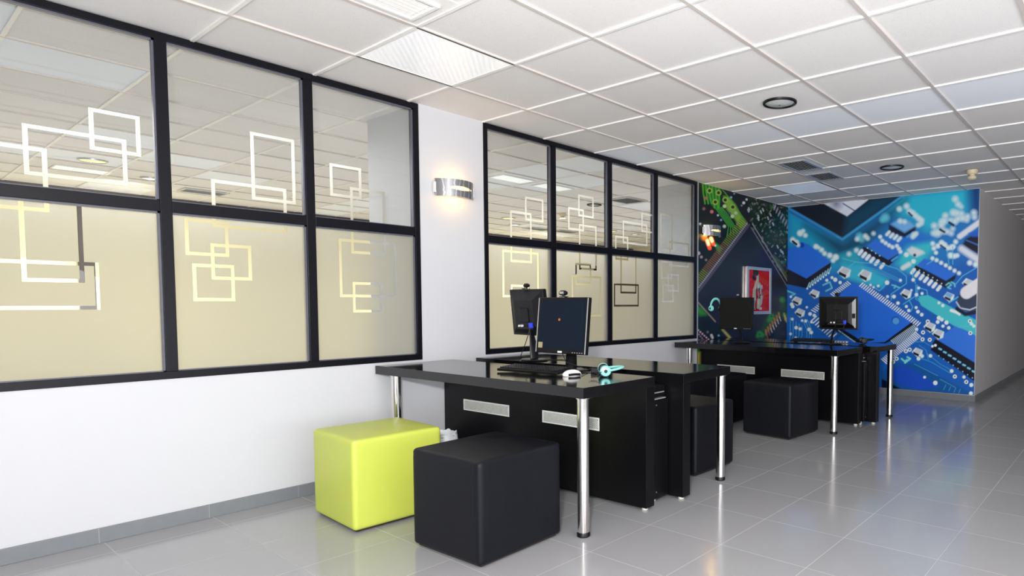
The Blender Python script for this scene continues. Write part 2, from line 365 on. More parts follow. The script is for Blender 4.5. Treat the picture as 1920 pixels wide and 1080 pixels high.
# ---------------------------------------------------------------- interior windows
def rings(rects, w):
    out = []
    for y0, z0, y1, z1 in rects:
        out += [(y0, z0, y1, z0 + w), (y0, z1 - w, y1, z1), (y0, z0, y0 + w, z1), (y1 - w, z0, y1, z1)]
    return out
def cells_mesh(area, strips, inside, x0, x1):
    """slab over area (y0,z0,y1,z1) made of the cells that are in (or out of) the union of strips"""
    y0, z0, y1, z1 = area
    Y = {y0, y1}; Z = {z0, z1}
    for a, b, c, d in strips:
        for v in (a, c):
            if y0 < v < y1: Y.add(v)
        for v in (b, d):
            if z0 < v < z1: Z.add(v)
    Y = sorted(Y); Z = sorted(Z)
    def isin(i, j):
        cy, cz = (Y[i] + Y[i + 1]) / 2, (Z[j] + Z[j + 1]) / 2
        return any(a < cy < c and b < cz < d for a, b, c, d in strips)
    keep = {(i, j) for i in range(len(Y) - 1) for j in range(len(Z) - 1) if isin(i, j) == inside}
    q = MB(); q.weld = True
    for i, j in keep:
        a, b, c, d = Y[i], Z[j], Y[i + 1], Z[j + 1]
        q.add([(x1, a, b), (x1, c, b), (x1, c, d), (x1, a, d)], [(0, 1, 2, 3)])
        q.add([(x0, a, b), (x0, a, d), (x0, c, d), (x0, c, b)], [(0, 1, 2, 3)])
        if (i - 1, j) not in keep: q.add([(x0, a, b), (x1, a, b), (x1, a, d), (x0, a, d)], [(0, 1, 2, 3)])
        if (i + 1, j) not in keep: q.add([(x0, c, b), (x0, c, d), (x1, c, d), (x1, c, b)], [(0, 1, 2, 3)])
        if (i, j - 1) not in keep: q.add([(x0, a, b), (x0, c, b), (x1, c, b), (x1, a, b)], [(0, 1, 2, 3)])
        if (i, j + 1) not in keep: q.add([(x0, a, d), (x1, a, d), (x1, c, d), (x0, c, d)], [(0, 1, 2, 3)])
    if not keep: return None
    return q
SQ = {
 1: [[0.748, 1.878, 0.938, 2.074], [0.525, 1.725, 0.883, 1.95], [0.1, 1.566, 0.601, 1.852], [0.501, 1.249, 0.71, 1.64], [0.1, 1.123, 0.762, 1.347]],
 2: [[1.419, 1.734, 1.647, 2.108], [1.228, 1.562, 1.597, 1.817], [1.104, 1.406, 1.301, 1.599], [1.215, 1.281, 1.408, 1.475], [1.131, 1.165, 1.323, 1.363]],
 3: [[1.844, 1.813, 2.039, 2.011], [1.965, 1.469, 2.192, 1.884], [1.888, 1.193, 2.261, 1.557], [1.968, 1.096, 2.164, 1.29]],
 4: [[3.368, 1.826, 3.564, 2.018], [3.217, 1.484, 3.436, 1.89], [3.137, 1.205, 3.508, 1.575], [3.217, 1.12, 3.403, 1.305]],
 5: [[3.969, 1.926, 4.164, 2.118], [3.845, 1.798, 4.039, 1.993], [3.976, 1.457, 4.202, 1.86], [3.93, 1.318, 4.127, 1.515], [3.884, 1.036, 4.26, 1.404]],
 6: [[4.565, 1.734, 4.941, 1.952], [4.847, 1.871, 5.1, 2.061], [4.456, 1.573, 4.647, 1.801], [4.531, 1.254, 4.77, 1.66], [4.437, 1.127, 4.806, 1.348]],
 7: [[5.153, 1.728, 5.37, 2.093], [5.311, 1.553, 5.674, 1.818], [5.17, 1.415, 5.365, 1.606], [5.286, 1.285, 5.484, 1.472], [5.194, 1.17, 5.389, 1.358]],
}
def window(name, ya, yb, mull, bays):
    """mull: list of (y0, y1) mullions between bays"""
    x0, x1 = -0.052, 0.008
    zt, zm0, zm1, zb = H, 1.617, 1.673, SILL
    q = MB()
    q.box((x0, ya, zb), (x1, yb, zb + 0.038)); q.box((x0, ya, H - 0.036), (x1, yb, H + 0.001))
    edges = [ya + 0.036] + [e for m in mull for e in m] + [yb - 0.036]
    q.box((x0, ya, zb + 0.038), (x1, ya + 0.036, H - 0.036)); q.box((x0, yb - 0.036, zb + 0.038), (x1, yb, H - 0.036))
    for a, b in mull: q.box((x0, a, zb + 0.038), (x1, b, H - 0.036))
    for i in range(0, len(edges), 2): q.box((x0, edges[i], zm0), (x1, edges[i + 1], zm1))
    fr = q.build(name, 'frame', bevel=0.002); tag(fr, kind='structure')
    for i, bay in enumerate(bays):
        a, b = edges[2 * i], edges[2 * i + 1]
        strips = rings(SQ.get(bay, []), 0.0175)
        g = MB()
        for (c, d) in ((zb + 0.038, zm0), (zm1, H - 0.036)):
            w = 0.009   # grey glazing bead around the pane
            for (u0, v0, u1, v1) in ((a, c, b, c + w * .6), (a, d - w, b, d), (a, c, a + w * .4, d), (b - w, c, b, d)):
                g.box((-0.030, u0, v0), (-0.006, u1, v1))
        g.build('glazing_bead', 'gasket', fr)
        lo = MB(); lo.add([(-0.016, a, zb + 0.036), (-0.016, b, zb + 0.036), (-0.016, b, zm0 + 0.002), (-0.016, a, zm0 + 0.002)], [(0, 1, 2, 3)])
        lo.build('lower_pane', 'glass', fr)
        up = MB(); up.add([(-0.016, a, zm1 - 0.002), (-0.016, b, zm1 - 0.002), (-0.016, b, H - 0.034), (-0.016, a, H - 0.034)], [(0, 1, 2, 3)])
        up.build('upper_pane', 'glass', fr)
        f = cells_mesh((a, zb + 0.036, b, zm0 + 0.002), strips, False, -0.014, -0.0125)
        if f: f.build('frosted_film', 'film', fr)
        f = cells_mesh((a, zm1 - 0.002, b, H - 0.036), strips, True, -0.014, -0.0125)
        if f: f.build('frosted_squares', 'film', fr)
    return fr
window('window_1', W1A, W1B, [(0.305, 0.353), (1.001, 1.051), (1.697, 1.747)], [0, 1, 2, 3])
window('window_2', W2A, W2B, [(3.640, 3.688), (4.344, 4.393), (5.040, 5.090)], [4, 5, 6, 7])

# ---------------------------------------------------------------- wall murals (flat prints, coloured vertex by vertex)
def lin(c): return (np.array(c, float) / 255) ** 2.2
class Canvas:
    def __init__(s, px, py, bg): s.x = px; s.y = py; s.c = np.tile(lin(bg), (len(px), 1))
    def put(s, idx, a, col):
        a = a[:, None]; s.c[idx] = s.c[idx] * (1 - a) + lin(col) * a
    def near(s, x0, y0, x1, y1): return np.nonzero((s.x > x0) & (s.x < x1) & (s.y > y0) & (s.y < y1))[0]
    @staticmethod
    def seg(x, y, a, b):
        dx, dy = b[0] - a[0], b[1] - a[1]; L = dx * dx + dy * dy + 1e-9
        t = np.clip(((x - a[0]) * dx + (y - a[1]) * dy) / L, 0, 1)
        return np.hypot(x - a[0] - t * dx, y - a[1] - t * dy)
    def poly(s, pts, col, blur=0.6, al=1.0):
        P = np.array(pts, float); b = blur + 1
        i = s.near(P[:, 0].min() - b, P[:, 1].min() - b, P[:, 0].max() + b, P[:, 1].max() + b)
        if not len(i): return
        x, y = s.x[i], s.y[i]; ins = np.zeros(len(i), bool); d = np.full(len(i), 1e9)
        for k in range(len(P)):
            a, c = P[k], P[(k + 1) % len(P)]
            d = np.minimum(d, s.seg(x, y, a, c))
            m = (a[1] > y) != (c[1] > y)
            with np.errstate(divide='ignore', invalid='ignore'):
                xi = a[0] + (y - a[1]) * (c[0] - a[0]) / (c[1] - a[1] + 1e-12)
            ins ^= m & (x < xi)
        sd = np.where(ins, d, -d)
        s.put(i, np.clip(sd / (blur * 1.0) * 0.5 + 0.5, 0, 1) * al, col)
    def line(s, pts, w, col, blur=0.5, al=1.0):
        P = np.array(pts, float); b = w + blur + 1
        i = s.near(P[:, 0].min() - b, P[:, 1].min() - b, P[:, 0].max() + b, P[:, 1].max() + b)
        if not len(i): return
        d = np.full(len(i), 1e9)
        for k in range(len(P) - 1): d = np.minimum(d, s.seg(s.x[i], s.y[i], P[k], P[k + 1]))
        s.put(i, np.clip((w / 2 - d) / blur * 0.5 + 0.5, 0, 1) * al, col)
    def disc(s, x, y, r, col, blur=0.6, al=1.0): s.line([(x, y), (x + .01, y)], 2 * r, col, blur, al)
    def ring(s, x, y, r, col=(225, 240, 245), inner=(15, 40, 90)): s.disc(x, y, r, col); s.disc(x, y, r * .42, inner)
def project(P):
    P = P - CAM; z = P @ FW
    return 960 + SX + FPX * (P @ RT) / z, 540 + SY - FPX * (P @ UP) / z
def mural(name, origin, udir, w, z0, z1, nu, nv, paint, thick_dir, gain, label):
    """a printed sheet: front grid carries the print, plus a thin edge all round"""
    U = np.linspace(0, w, nu); Z = np.linspace(z0, z1, nv)
    uu, zz = np.meshgrid(U, Z)
    P = np.array(origin)[None, :] + uu.ravel()[:, None] * np.array(udir)[None, :]; P = P.copy(); P[:, 2] = zz.ravel()
    px, py = project(P)
    cols = paint(px, py) * gain
    me = bpy.data.meshes.new(name); n = nu * nv
    idx = np.arange(n).reshape(nv, nu)
    fc = np.stack([idx[:-1, :-1], idx[:-1, 1:], idx[1:, 1:], idx[1:, :-1]], -1).reshape(-1, 4)
    border = np.concatenate([idx[0, :], idx[1:, -1], idx[-1, -2::-1], idx[-2:0:-1, 0]])
    back = P[border] + np.array(thick_dir) * 0.0015
    V = np.concatenate([P, back]); nb = len(border); bi = np.arange(n, n + nb)
    sf = np.stack([border, bi, np.roll(bi, -1), np.roll(border, -1)], -1)
    F = np.concatenate([fc, sf])
    me.vertices.add(len(V)); me.vertices.foreach_set('co', V.ravel())
    me.loops.add(F.size); me.loops.foreach_set('vertex_index', F.ravel().astype(np.int32))
    me.polygons.add(len(F)); me.polygons.foreach_set('loop_start', (np.arange(len(F)) * 4).astype(np.int32))
    me.update(); me.validate()
    at = me.color_attributes.new('print', 'FLOAT_COLOR', 'POINT')
    full = np.ones((len(V), 4)); full[:n, :3] = np.clip(cols, 0, 1); full[n:, :3] = 0.5
    at.data.foreach_set('color', full.ravel())
    m, t, b = new_mat(name + '_print'); a = t.nodes.new('ShaderNodeAttribute'); a.attribute_name = 'print'
    t.links.new(a.outputs['Color'], b.inputs['Base Color']); b.inputs['Roughness'].default_value = 0.32
    b.inputs['Specular IOR Level'].default_value = 0.35
    me.materials.append(m)
    o = bpy.data.objects.new(name, me); C.objects.link(o)
    return tag(o, label, 'mural')

def paint_blue(px, py):
    c = Canvas(px, py, (28, 92, 178))
    A = lambda *p: [(1460 + x / 3.6, 340 + y / 3.6) for x, y in p]
    D = lambda *p: [(1500 + x / 4.571, 560 + y / 4.571) for x, y in p]
    s = 1 / 3.6; s2 = 1 / 4.571
    WH = (214, 232, 238); r2 = random.Random(3)
    # broad colour fields
    c.poly(A((60, 150), (1360, 20), (1360, 480), (900, 640), (400, 640), (60, 480)), (34, 118, 190), 60 * s)
    c.poly(A((760, 90), (1290, 40), (1270, 200), (1060, 330), (1000, 340), (900, 260), (740, 210)), (48, 178, 206), 45 * s)
    c.poly(A((1280, 20), (1370, 20), (1370, 230), (1310, 190)), (22, 52, 104), 50 * s)
    c.poly(A((60, 190), (440, 420), (460, 560), (360, 600), (300, 500), (60, 420)), (36, 150, 190), 45 * s)
    c.poly(A((440, 395), (860, 120), (760, 260), (560, 470), (400, 520), (180, 300)), (22, 78, 108), 45 * s)
    c.poly(A((410, 500), (540, 450), (560, 560), (430, 560)), (45, 160, 185), 25 * s)
    c.poly(A((880, 420), (1050, 380), (1040, 470), (960, 560), (880, 610), (800, 560), (820, 480)), (56, 186, 204), 30 * s)
    c.poly(A((430, 560), (560, 560), (740, 660), (700, 720), (560, 690), (420, 640)), (54, 176, 205), 20 * s)
    c.poly(A((700, 400), (900, 370), (1050, 360), (1050, 400), (860, 430), (800, 520)), (38, 110, 205), 25 * s)
    # big socket chip top left
    c.poly(A((70, 175), (840, 60), (830, 120), (430, 400), (70, 205)), (26, 34, 48), 8 * s)
    c.poly(A((640, 120), (820, 90), (700, 190), (440, 375), (460, 240)), (20, 66, 92), 30 * s)
    c.line(A((60, 180), (430, 392), (850, 90)), 17 * s, (60, 150, 205), 6 * s)
    c.line(A((60, 190), (380, 370)), 14 * s, (45, 110, 190), 6 * s, .7)
    c.poly(A((305, 150), (620, 100), (600, 128), (462, 236)), (212, 216, 232), 5 * s)
    c.line(A((435, 150), (515, 200)), 7 * s, (30, 45, 90), 3 * s)
    c.disc(*A((388, 150))[0], 26 * s, (60, 75, 110), 35 * s, .9)
    # left chip
    c.poly(A((40, 560), (65, 590), (188, 655), (352, 545), (350, 600), (200, 725), (40, 690)), (22, 24, 42), 4 * s)
    c.poly(A((40, 480), (160, 410), (200, 425), (350, 545), (186, 655), (40, 580)), (42, 106, 214), 4 * s)
    c.disc(*A((155, 431))[0], 17 * s, (22, 60, 160), 5 * s)
    for x, y, r in ((95, 395, 17), (120, 410, 15), (132, 430, 12), (252, 440, 16), (270, 447, 10), (290, 463, 15), (310, 487, 14), (345, 500, 17), (385, 512, 20), (368, 534, 14), (145, 350, 20), (180, 365, 14), (165, 335, 12)):
        c.disc(*A((x, y))[0], r * s, WH, 8 * s)
    c.line(A((95, 405), (120, 425)), 14 * s, (20, 24, 40), 3 * s)
    for k in range(9):
        x = 195 + k * 18; y = 690 - k * 13
        c.line(A((x, y + 28), (x + 14, y - 6)), 7 * s, (150, 205, 228), 3 * s)
        c.disc(*A((x - 2, y + 34))[0], 6 * s, WH, 3 * s)
    # three small chips
    def soic(top, dark, pins, tops, pr=14):
        c.poly(A(*dark), (24, 28, 50), 4 * s); c.poly(A(*top), (46, 108, 212), 4 * s)
        for x, y in pins: c.line(A((x - 8, y + 10), (x + 9, y - 12)), pr * 1.55 * s, (222, 236, 242), 4 * s)
        for x, y in tops: c.disc(*A((x, y))[0], 13 * s, WH, 6 * s)
    soic(((600, 432), (655, 392), (805, 488), (740, 528)), ((575, 440), (740, 530), (805, 490), (800, 520), (742, 572), (560, 470)),
         ((552, 480), (577, 498), (602, 514), (630, 532), (662, 550), (698, 572)), ((685, 375), (700, 402), (722, 417), (745, 432), (768, 444), (798, 436), (812, 455), (822, 475)))
    soic(((935, 565), (985, 520), (1195, 625), (1130, 670)), ((925, 565), (1130, 672), (1197, 628), (1193, 655), (1132, 722), (1085, 700), (910, 590)),
         ((906, 608), (934, 628), (964, 648), (993, 665), (1022, 684), (1051, 702), (1081, 722)), ((1062, 482), (1038, 520), (1066, 532), (1097, 550), (1128, 567), (1156, 585), (1187, 603), (1217, 620)))
    for x, y in ((950, 600), (980, 617), (1010, 633), (1040, 650), (1070, 668), (1100, 690), (600, 450), (628, 468), (655, 486), (682, 502)): c.disc(*A((x, y))[0], 5 * s, (170, 200, 220), 2 * s)
    c.line(A((765, 535), (800, 510)), 14 * s, (70, 160, 220), 4 * s)
    c.poly(A((745, 290), (850, 345), (922, 300), (925, 335), (850, 378), (740, 345)), (26, 34, 66), 8 * s)
    c.poly(A((760, 290), (800, 262), (880, 268), (922, 302), (850, 345)), (112, 172, 222), 10 * s)
    for x, y in ((738, 352), (763, 367), (789, 378), (814, 392)): c.line(A((x - 8, y + 8), (x + 8, y - 10)), 20 * s, (216, 234, 238), 6 * s)
    c.line(A((868, 375), (905, 350)), 14 * s, (70, 150, 215), 5 * s)
    for x, y, r in ((720, 245, 26), (700, 260, 16), (545, 370, 20), (560, 395, 15)): c.disc(*A((x, y))[0], r * s, (96, 190, 214), 14 * s)
    for x, y, r in ((815, 187, 17), (863, 168, 18), (884, 203, 18), (904, 214, 18), (925, 232, 17), (946, 250, 18), (966, 262, 15), (962, 282, 16), (943, 295, 15), (916, 360, 18), (930, 352, 12), (905, 375, 14), (585, 370, 15), (600, 385, 13), (820, 268, 16), (850, 272, 14), (640, 352, 12), (525, 465, 14), (475, 490, 13), (530, 390, 14)):
        c.disc(*A((x, y))[0], r * s, (205, 226, 234), 10 * s)
    c.line(A((878, 212), (898, 232)), 13 * s, (30, 36, 80), 5 * s)
    # blurred cluster on the right
    for x, y, r in ((1050, 300, 18), (1072, 348, 26), (1045, 350, 16), (1112, 335, 20), (1098, 295, 20), (1118, 268, 20), (1125, 232, 18), (1098, 270, 14), (1180, 212, 22), (1205, 214, 18), (1190, 270, 20), (1212, 252, 18), (1235, 218, 16), (1242, 250, 20), (1275, 238, 18), (1160, 262, 14), (1318, 212, 18), (1322, 242, 16), (1192, 120, 19), (1212, 155, 17), (1232, 172, 12), (1140, 340, 16), (1165, 352, 14), (1175, 320, 14), (1270, 262, 14)):
        c.disc(*A((x, y))[0], r * s, (202, 224, 232), 13 * s)
    for a in (((1152, 278), (1180, 296)), ((1090, 325), (1118, 342))): c.line(A(*a), 15 * s, (24, 26, 62), 5 * s)
    c.line(A((1222, 372), (1370, 265)), 36 * s, (216, 220, 230), 7 * s)
    c.poly(A((1262, 385), (1370, 330), (1370, 500), (1300, 470), (1240, 430)), (24, 26, 48), 10 * s)
    c.poly(A((1280, 350), (1370, 330), (1370, 370), (1310, 375)), (40, 90, 195), 8 * s)
    c.line(A((1268, 398), (1370, 440)), 8 * s, (70, 110, 190), 5 * s)
    c.line(A((1235, 455), (1370, 545)), 44 * s, (214, 220, 232), 12 * s)
    for x, y, r in ((1048, 452, 14), (1075, 436, 16), (1100, 415, 18), (1120, 430, 18), (1142, 450, 16), (1168, 445, 18), (1180, 440, 14), (1195, 408, 15), (1160, 500, 20), (1185, 505, 16), (1205, 500, 14), (1290, 550, 17), (1330, 562, 18), (1040, 420, 14)):
        c.disc(*A((x, y))[0], r * s, WH, 8 * s)
    c.line(A((1095, 432), (1125, 455)), 12 * s, (28, 40, 90), 5 * s)
    c.poly(A((868, 462), (900, 440), (975, 470), (985, 485), (930, 510), (880, 490)), (206, 216, 224), 9 * s)
    c.disc(*A((918, 498))[0], 10 * s, (20, 40, 90), 5 * s)
    for x, y, r in ((862, 495, 16), (910, 540, 15)): c.disc(*A((x, y))[0], r * s, WH, 5 * s)
    c.line(A((838, 585), (880, 560)), 30 * s, (205, 220, 222), 8 * s)
    # traces
    TR = (84, 184, 220)
    for off in (0, 11, 22):
        c.line(A((925 + off * .6, 700), (925 + off * .6, 795 - off), (1250, 985 - off)), 3.5 * s, TR, 2 * s)
        c.line(A((560, 575 + off), (690, 600 + off), (830, 665 + off)), 3 * s, TR, 2 * s, .8)
    for P in (((700, 560), (800, 590), (862, 640), (862, 690), (760, 760), (760, 800)), ((905, 610), (905, 650), (925, 690)), ((730, 690), (680, 740), (650, 720)), ((955, 720), (1000, 735), (1005, 770), (1060, 810)),
              ((1000, 560), (1050, 530)), ((930, 770), (840, 830)), ((1175, 440), (1175, 560)), ((1135, 460), (1150, 560)), ((880, 800), (905, 850), (890, 880)), ((430, 520), (520, 545), (700, 560)), ((450, 600), (520, 540)), ((1190, 700), (1240, 640), (1340, 580))):
        c.line(A(*P), 5 * s, TR, 3 * s)
    c.poly(A((945, 775), (1010, 768), (1370, 955), (1370, 1080), (1290, 1020), (960, 830)), (66, 186, 196), 4 * s)
    c.poly(D((1010, 0), (1130, 0), (1330, 130), (1510, 215), (1510, 300), (1330, 240), (1040, 60)), (66, 186, 196), 4 * s)
    # small components
    def comp(x, y, k=1.0, f=A, sc=s):
        c.poly(f((x - 38 * k, y + 6 * k), (x - 10 * k, y - 26 * k), (x + 40 * k, y - 6 * k), (x + 32 * k, y + 32 * k), (x + 2 * k, y + 44 * k)), WH, 4 * sc)
        c.poly(f((x - 28 * k, y + 2 * k), (x + 14 * k, y + 22 * k), (x + 10 * k, y + 40 * k), (x - 28 * k, y + 20 * k)), (20, 24, 40), 3 * sc)
        c.poly(f((x - 22 * k, y), (x, y - 22 * k), (x + 34 * k, y - 4 * k), (x + 14 * k, y + 20 * k)), (190, 195, 205), 3 * sc)
    for x, y, k in ((440, 605, 1.2), (580, 625, 1.2), (858, 752, 1.0), (1148, 772, .95), (240, 752, .9), (122, 800, .9), (142, 880, .9), (1275, 680, 1.0)): comp(x, y, k)
    c.poly(A((1120, 765), (1140, 750), (1175, 765), (1155, 790)), (110, 170, 215), 3 * s)
    # crystal can
    c.poly(A((1212, 770), (1370, 720), (1370, 850), (1300, 880), (1230, 865), (1205, 820)), (52, 62, 84), 5 * s)
    c.line(A((1200, 815), (1225, 855), (1290, 868), (1345, 845)), 9 * s, (190, 200, 215), 3 * s)
    c.line(A((1205, 860), (1260, 898), (1345, 880)), 26 * s, (18, 26, 50), 5 * s)
    c.line(A((1268, 752), (1380, 678)), 84 * s, (226, 222, 228), 5 * s)
    c.line(A((1165, 872), (1190, 880)), 20 * s, (230, 235, 240), 3 * s); c.line(A((1198, 884), (1220, 898)), 16 * s, (230, 235, 240), 3 * s)
    c.line(A((1210, 985), (1310, 975)), 7 * s, TR, 3 * s); c.line(A((1150, 820), (1210, 780)), 8 * s, TR, 3 * s)
    # silkscreen figures, loose strokes
    for P in (((1130, 700), (1150, 685), (1165, 700), (1140, 715), (1160, 725)), ((1165, 680), (1185, 690), (1190, 710)), ((765, 700), (790, 705), (780, 720)), ((795, 710), (815, 718)), ((60, 740), (110, 760), (80, 775)), ((300, 700), (345, 680), (360, 720), (320, 740))):
        c.line(A(*P), 9 * s, (110, 200, 215), 4 * s)
    # big chip in the middle
    c.poly(A((395, 780), (500, 688), (555, 700), (905, 950), (900, 985), (640, 1140), (560, 1140)), (38, 104, 212), 4 * s)
    c.poly(D((165, 150), (380, 0), (680, 0), (965, 195), (725, 375), (540, 378), (300, 220)), (38, 104, 212), 3 * s2)
    c.poly(D((965, 195), (975, 235), (800, 350), (730, 385), (540, 380), (725, 372)), (18, 20, 34), 4 * s2)
    c.poly(D((300, 220), (480, 330), (560, 385), (500, 385), (280, 260)), (18, 20, 34), 6 * s2)
    c.disc(*A((790, 940))[0], 27 * s, (18, 60, 150), 3 * s); c.disc(*A((791, 943))[0], 23 * s, (82, 152, 214), 3 * s)
    for k in range(31):
        x = 556 + k * 12.9; y = 700 + k * 8.95
        c.line(A((x - 9, y + 8), (x + 13, y - 14)), 7.2 * s, (228, 238, 240), 2 * s)
    for k in range(11):
        x = 352 + k * 11; y = 768 - k * 8.2
        c.line(A((x, y - 10), (x + 22, y + 8)), 6 * s, (222, 235, 240), 2 * s)
    for k in range(17):   # curved pins at lower right of the chip
        t = k / 16; x = 985 - 190 * t; y = 235 + 130 * t
        c.line(D((x - 15, y - 8), (x + 5, y + 10), (x + 22, y + 42)), 5.6 * s2, (205, 225, 232), 2 * s2)
        c.line(D((x - 7, y - 10), (x + 13, y + 8), (x + 30, y + 40)), 5.0 * s2, (16, 20, 36), 2 * s2)
    for k in range(24):
        t = k / 23; x = 1015 - 290 * t; y = 305 + 230 * t
        c.line(D((x - 26, y - 18), (x + 18, y + 22)), 8 * s2, (228, 238, 240), 2 * s2)
    # bottom left pins beside the monitor
    for k in range(10):
        x = 235 + k * 15; y = 925 + k * 13
        c.line(A((x - 16, y + 18), (x + 20, y - 14)), 7.5 * s, (222, 235, 240), 2 * s)
    for k in range(8): c.line(A((222 + k * 12, 868 - k * 10), (250 + k * 12, 884 - k * 10)), 6 * s, (222, 235, 240), 2 * s)
    for k in range(9): c.line(D((330 + k * 17, 270 + k * 12), (345 + k * 17, 285 + k * 12)), 7 * s2, (150, 195, 215), 3 * s2)
    for off in range(5): c.line(A((78 + off * 20, 920 + off * 14), (78 + off * 20, 1040), (60 + off * 14, 1130)), 3 * s, TR, 2 * s)
    for off in range(3): c.line(A((160 + off * 16, 930), (190 + off * 16, 1000), (190 + off * 16, 1110)), 3 * s, TR, 2 * s)
    # lower right chip
    c.poly(D((1160, 345), (1510, 540), (1510, 720), (1400, 640), (1120, 440), (1140, 380)), (18, 22, 40), 5 * s2)
    c.poly(D((1172, 348), (1330, 236), (1510, 318), (1510, 556)), (50, 112, 214), 4 * s2)
    for k in range(8):
        c.line(D((1192 + k * 41, 428 + k * 27.5), (1210 + k * 41, 436 + k * 27.5)), 15 * s2, (120, 200, 236), 4 * s2)
        c.disc(*D((1190 + k * 41, 490 + k * 27))[0], 5 * s2, (150, 200, 225), 2 * s2)
    # bottom field
    c.poly(D((700, 620), (860, 560), (1000, 560), (1500, 830), (700, 830)), (24, 84, 150), 14 * s2)
    c.poly(D((730, 645), (870, 565), (960, 600), (1210, 760), (1000, 780), (860, 740)), (32, 76, 186), 8 * s2)
    c.poly(D((700, 690), (730, 700), (860, 772), (700, 772)), (10, 18, 44), 5 * s2)
    for P in (((1000, 500), (1120, 540), (1290, 640)), ((1090, 470), (1200, 560), (1310, 620)), ((980, 560), (1180, 660)), ((1020, 400), (1080, 440), (1100, 520)), ((1230, 780), (1250, 740)), ((1275, 790), (1290, 755)), ((1320, 800), (1335, 765)), ((1360, 810), (1375, 775)), ((1200, 690), (1330, 760)), ((960, 370), (1060, 370), (1110, 400))):
        c.line(D(*P), 4.5 * s2, (70, 165, 205), 3 * s2)
    for x, y, k in ((1110, 232, 1.35), (1182, 292, 1.35), (1004, 450, 1.2)): comp(x, y, k, D, s2)
    for x, y in ((828, 515), (798, 541), (940, 437), (908, 450), (1050, 348), (1112, 352), (1055, 289), (1095, 196), (1327, 667), (1425, 714), (1456, 192), (1460, 295)): c.ring(*D((x, y))[0], 17 * s2)
    for x, y, r in ((768, 595, 15), (1068, 673, 12), (1160, 722, 19), (1300, 620, 16), (1405, 672, 14), (1468, 740, 17), (1465, 812, 17), (1118, 490, 15), (1160, 400, 12), (1135, 408, 11), (1046, 492, 16), (1016, 515, 16), (1000, 262, 14), (1190, 165, 18), (1215, 180, 16), (1255, 205, 18), (1275, 250, 15), (1225, 235, 14), (1180, 200, 16), (1470, 215, 15), (1490, 235, 14)):
        c.disc(*D((x, y))[0], r * s2, WH, 3 * s2)
    for P in (((870, 515), (900, 540), (915, 525)), ((920, 500), (945, 515), (900, 550))): c.line(D(*P), 15 * s2, (120, 210, 215), 4 * s2)
    for x, y, r in ((732, 684, 15), (672, 706, 9), (735, 778, 10), (778, 778, 13), (805, 822, 12), (822, 668, 10), (908, 665, 12), (930, 765, 12), (945, 720, 10), (968, 757, 10), (862, 845, 10), (878, 872, 11), (928, 852, 10), (940, 880, 12), (966, 900, 12), (1082, 820, 10), (1108, 838, 11), (896, 735, 8),
                    (95, 845, 12), (190, 850, 8), (360, 650, 10), (382, 664, 14), (415, 683, 11), (325, 668, 10), (82, 780, 8), (88, 830, 12), (118, 988, 12), (145, 996, 11), (205, 1000, 12), (220, 1020, 12), (92, 930, 9), (182, 943, 10), (158, 940, 8), (212, 895, 12), (240, 905, 11), (222, 950, 9), (80, 1030, 9), (115, 1058, 10), (620, 700, 9), (640, 715, 8)):
        c.disc(*A((x, y))[0], r * s, WH, 3 * s)
    return c.c

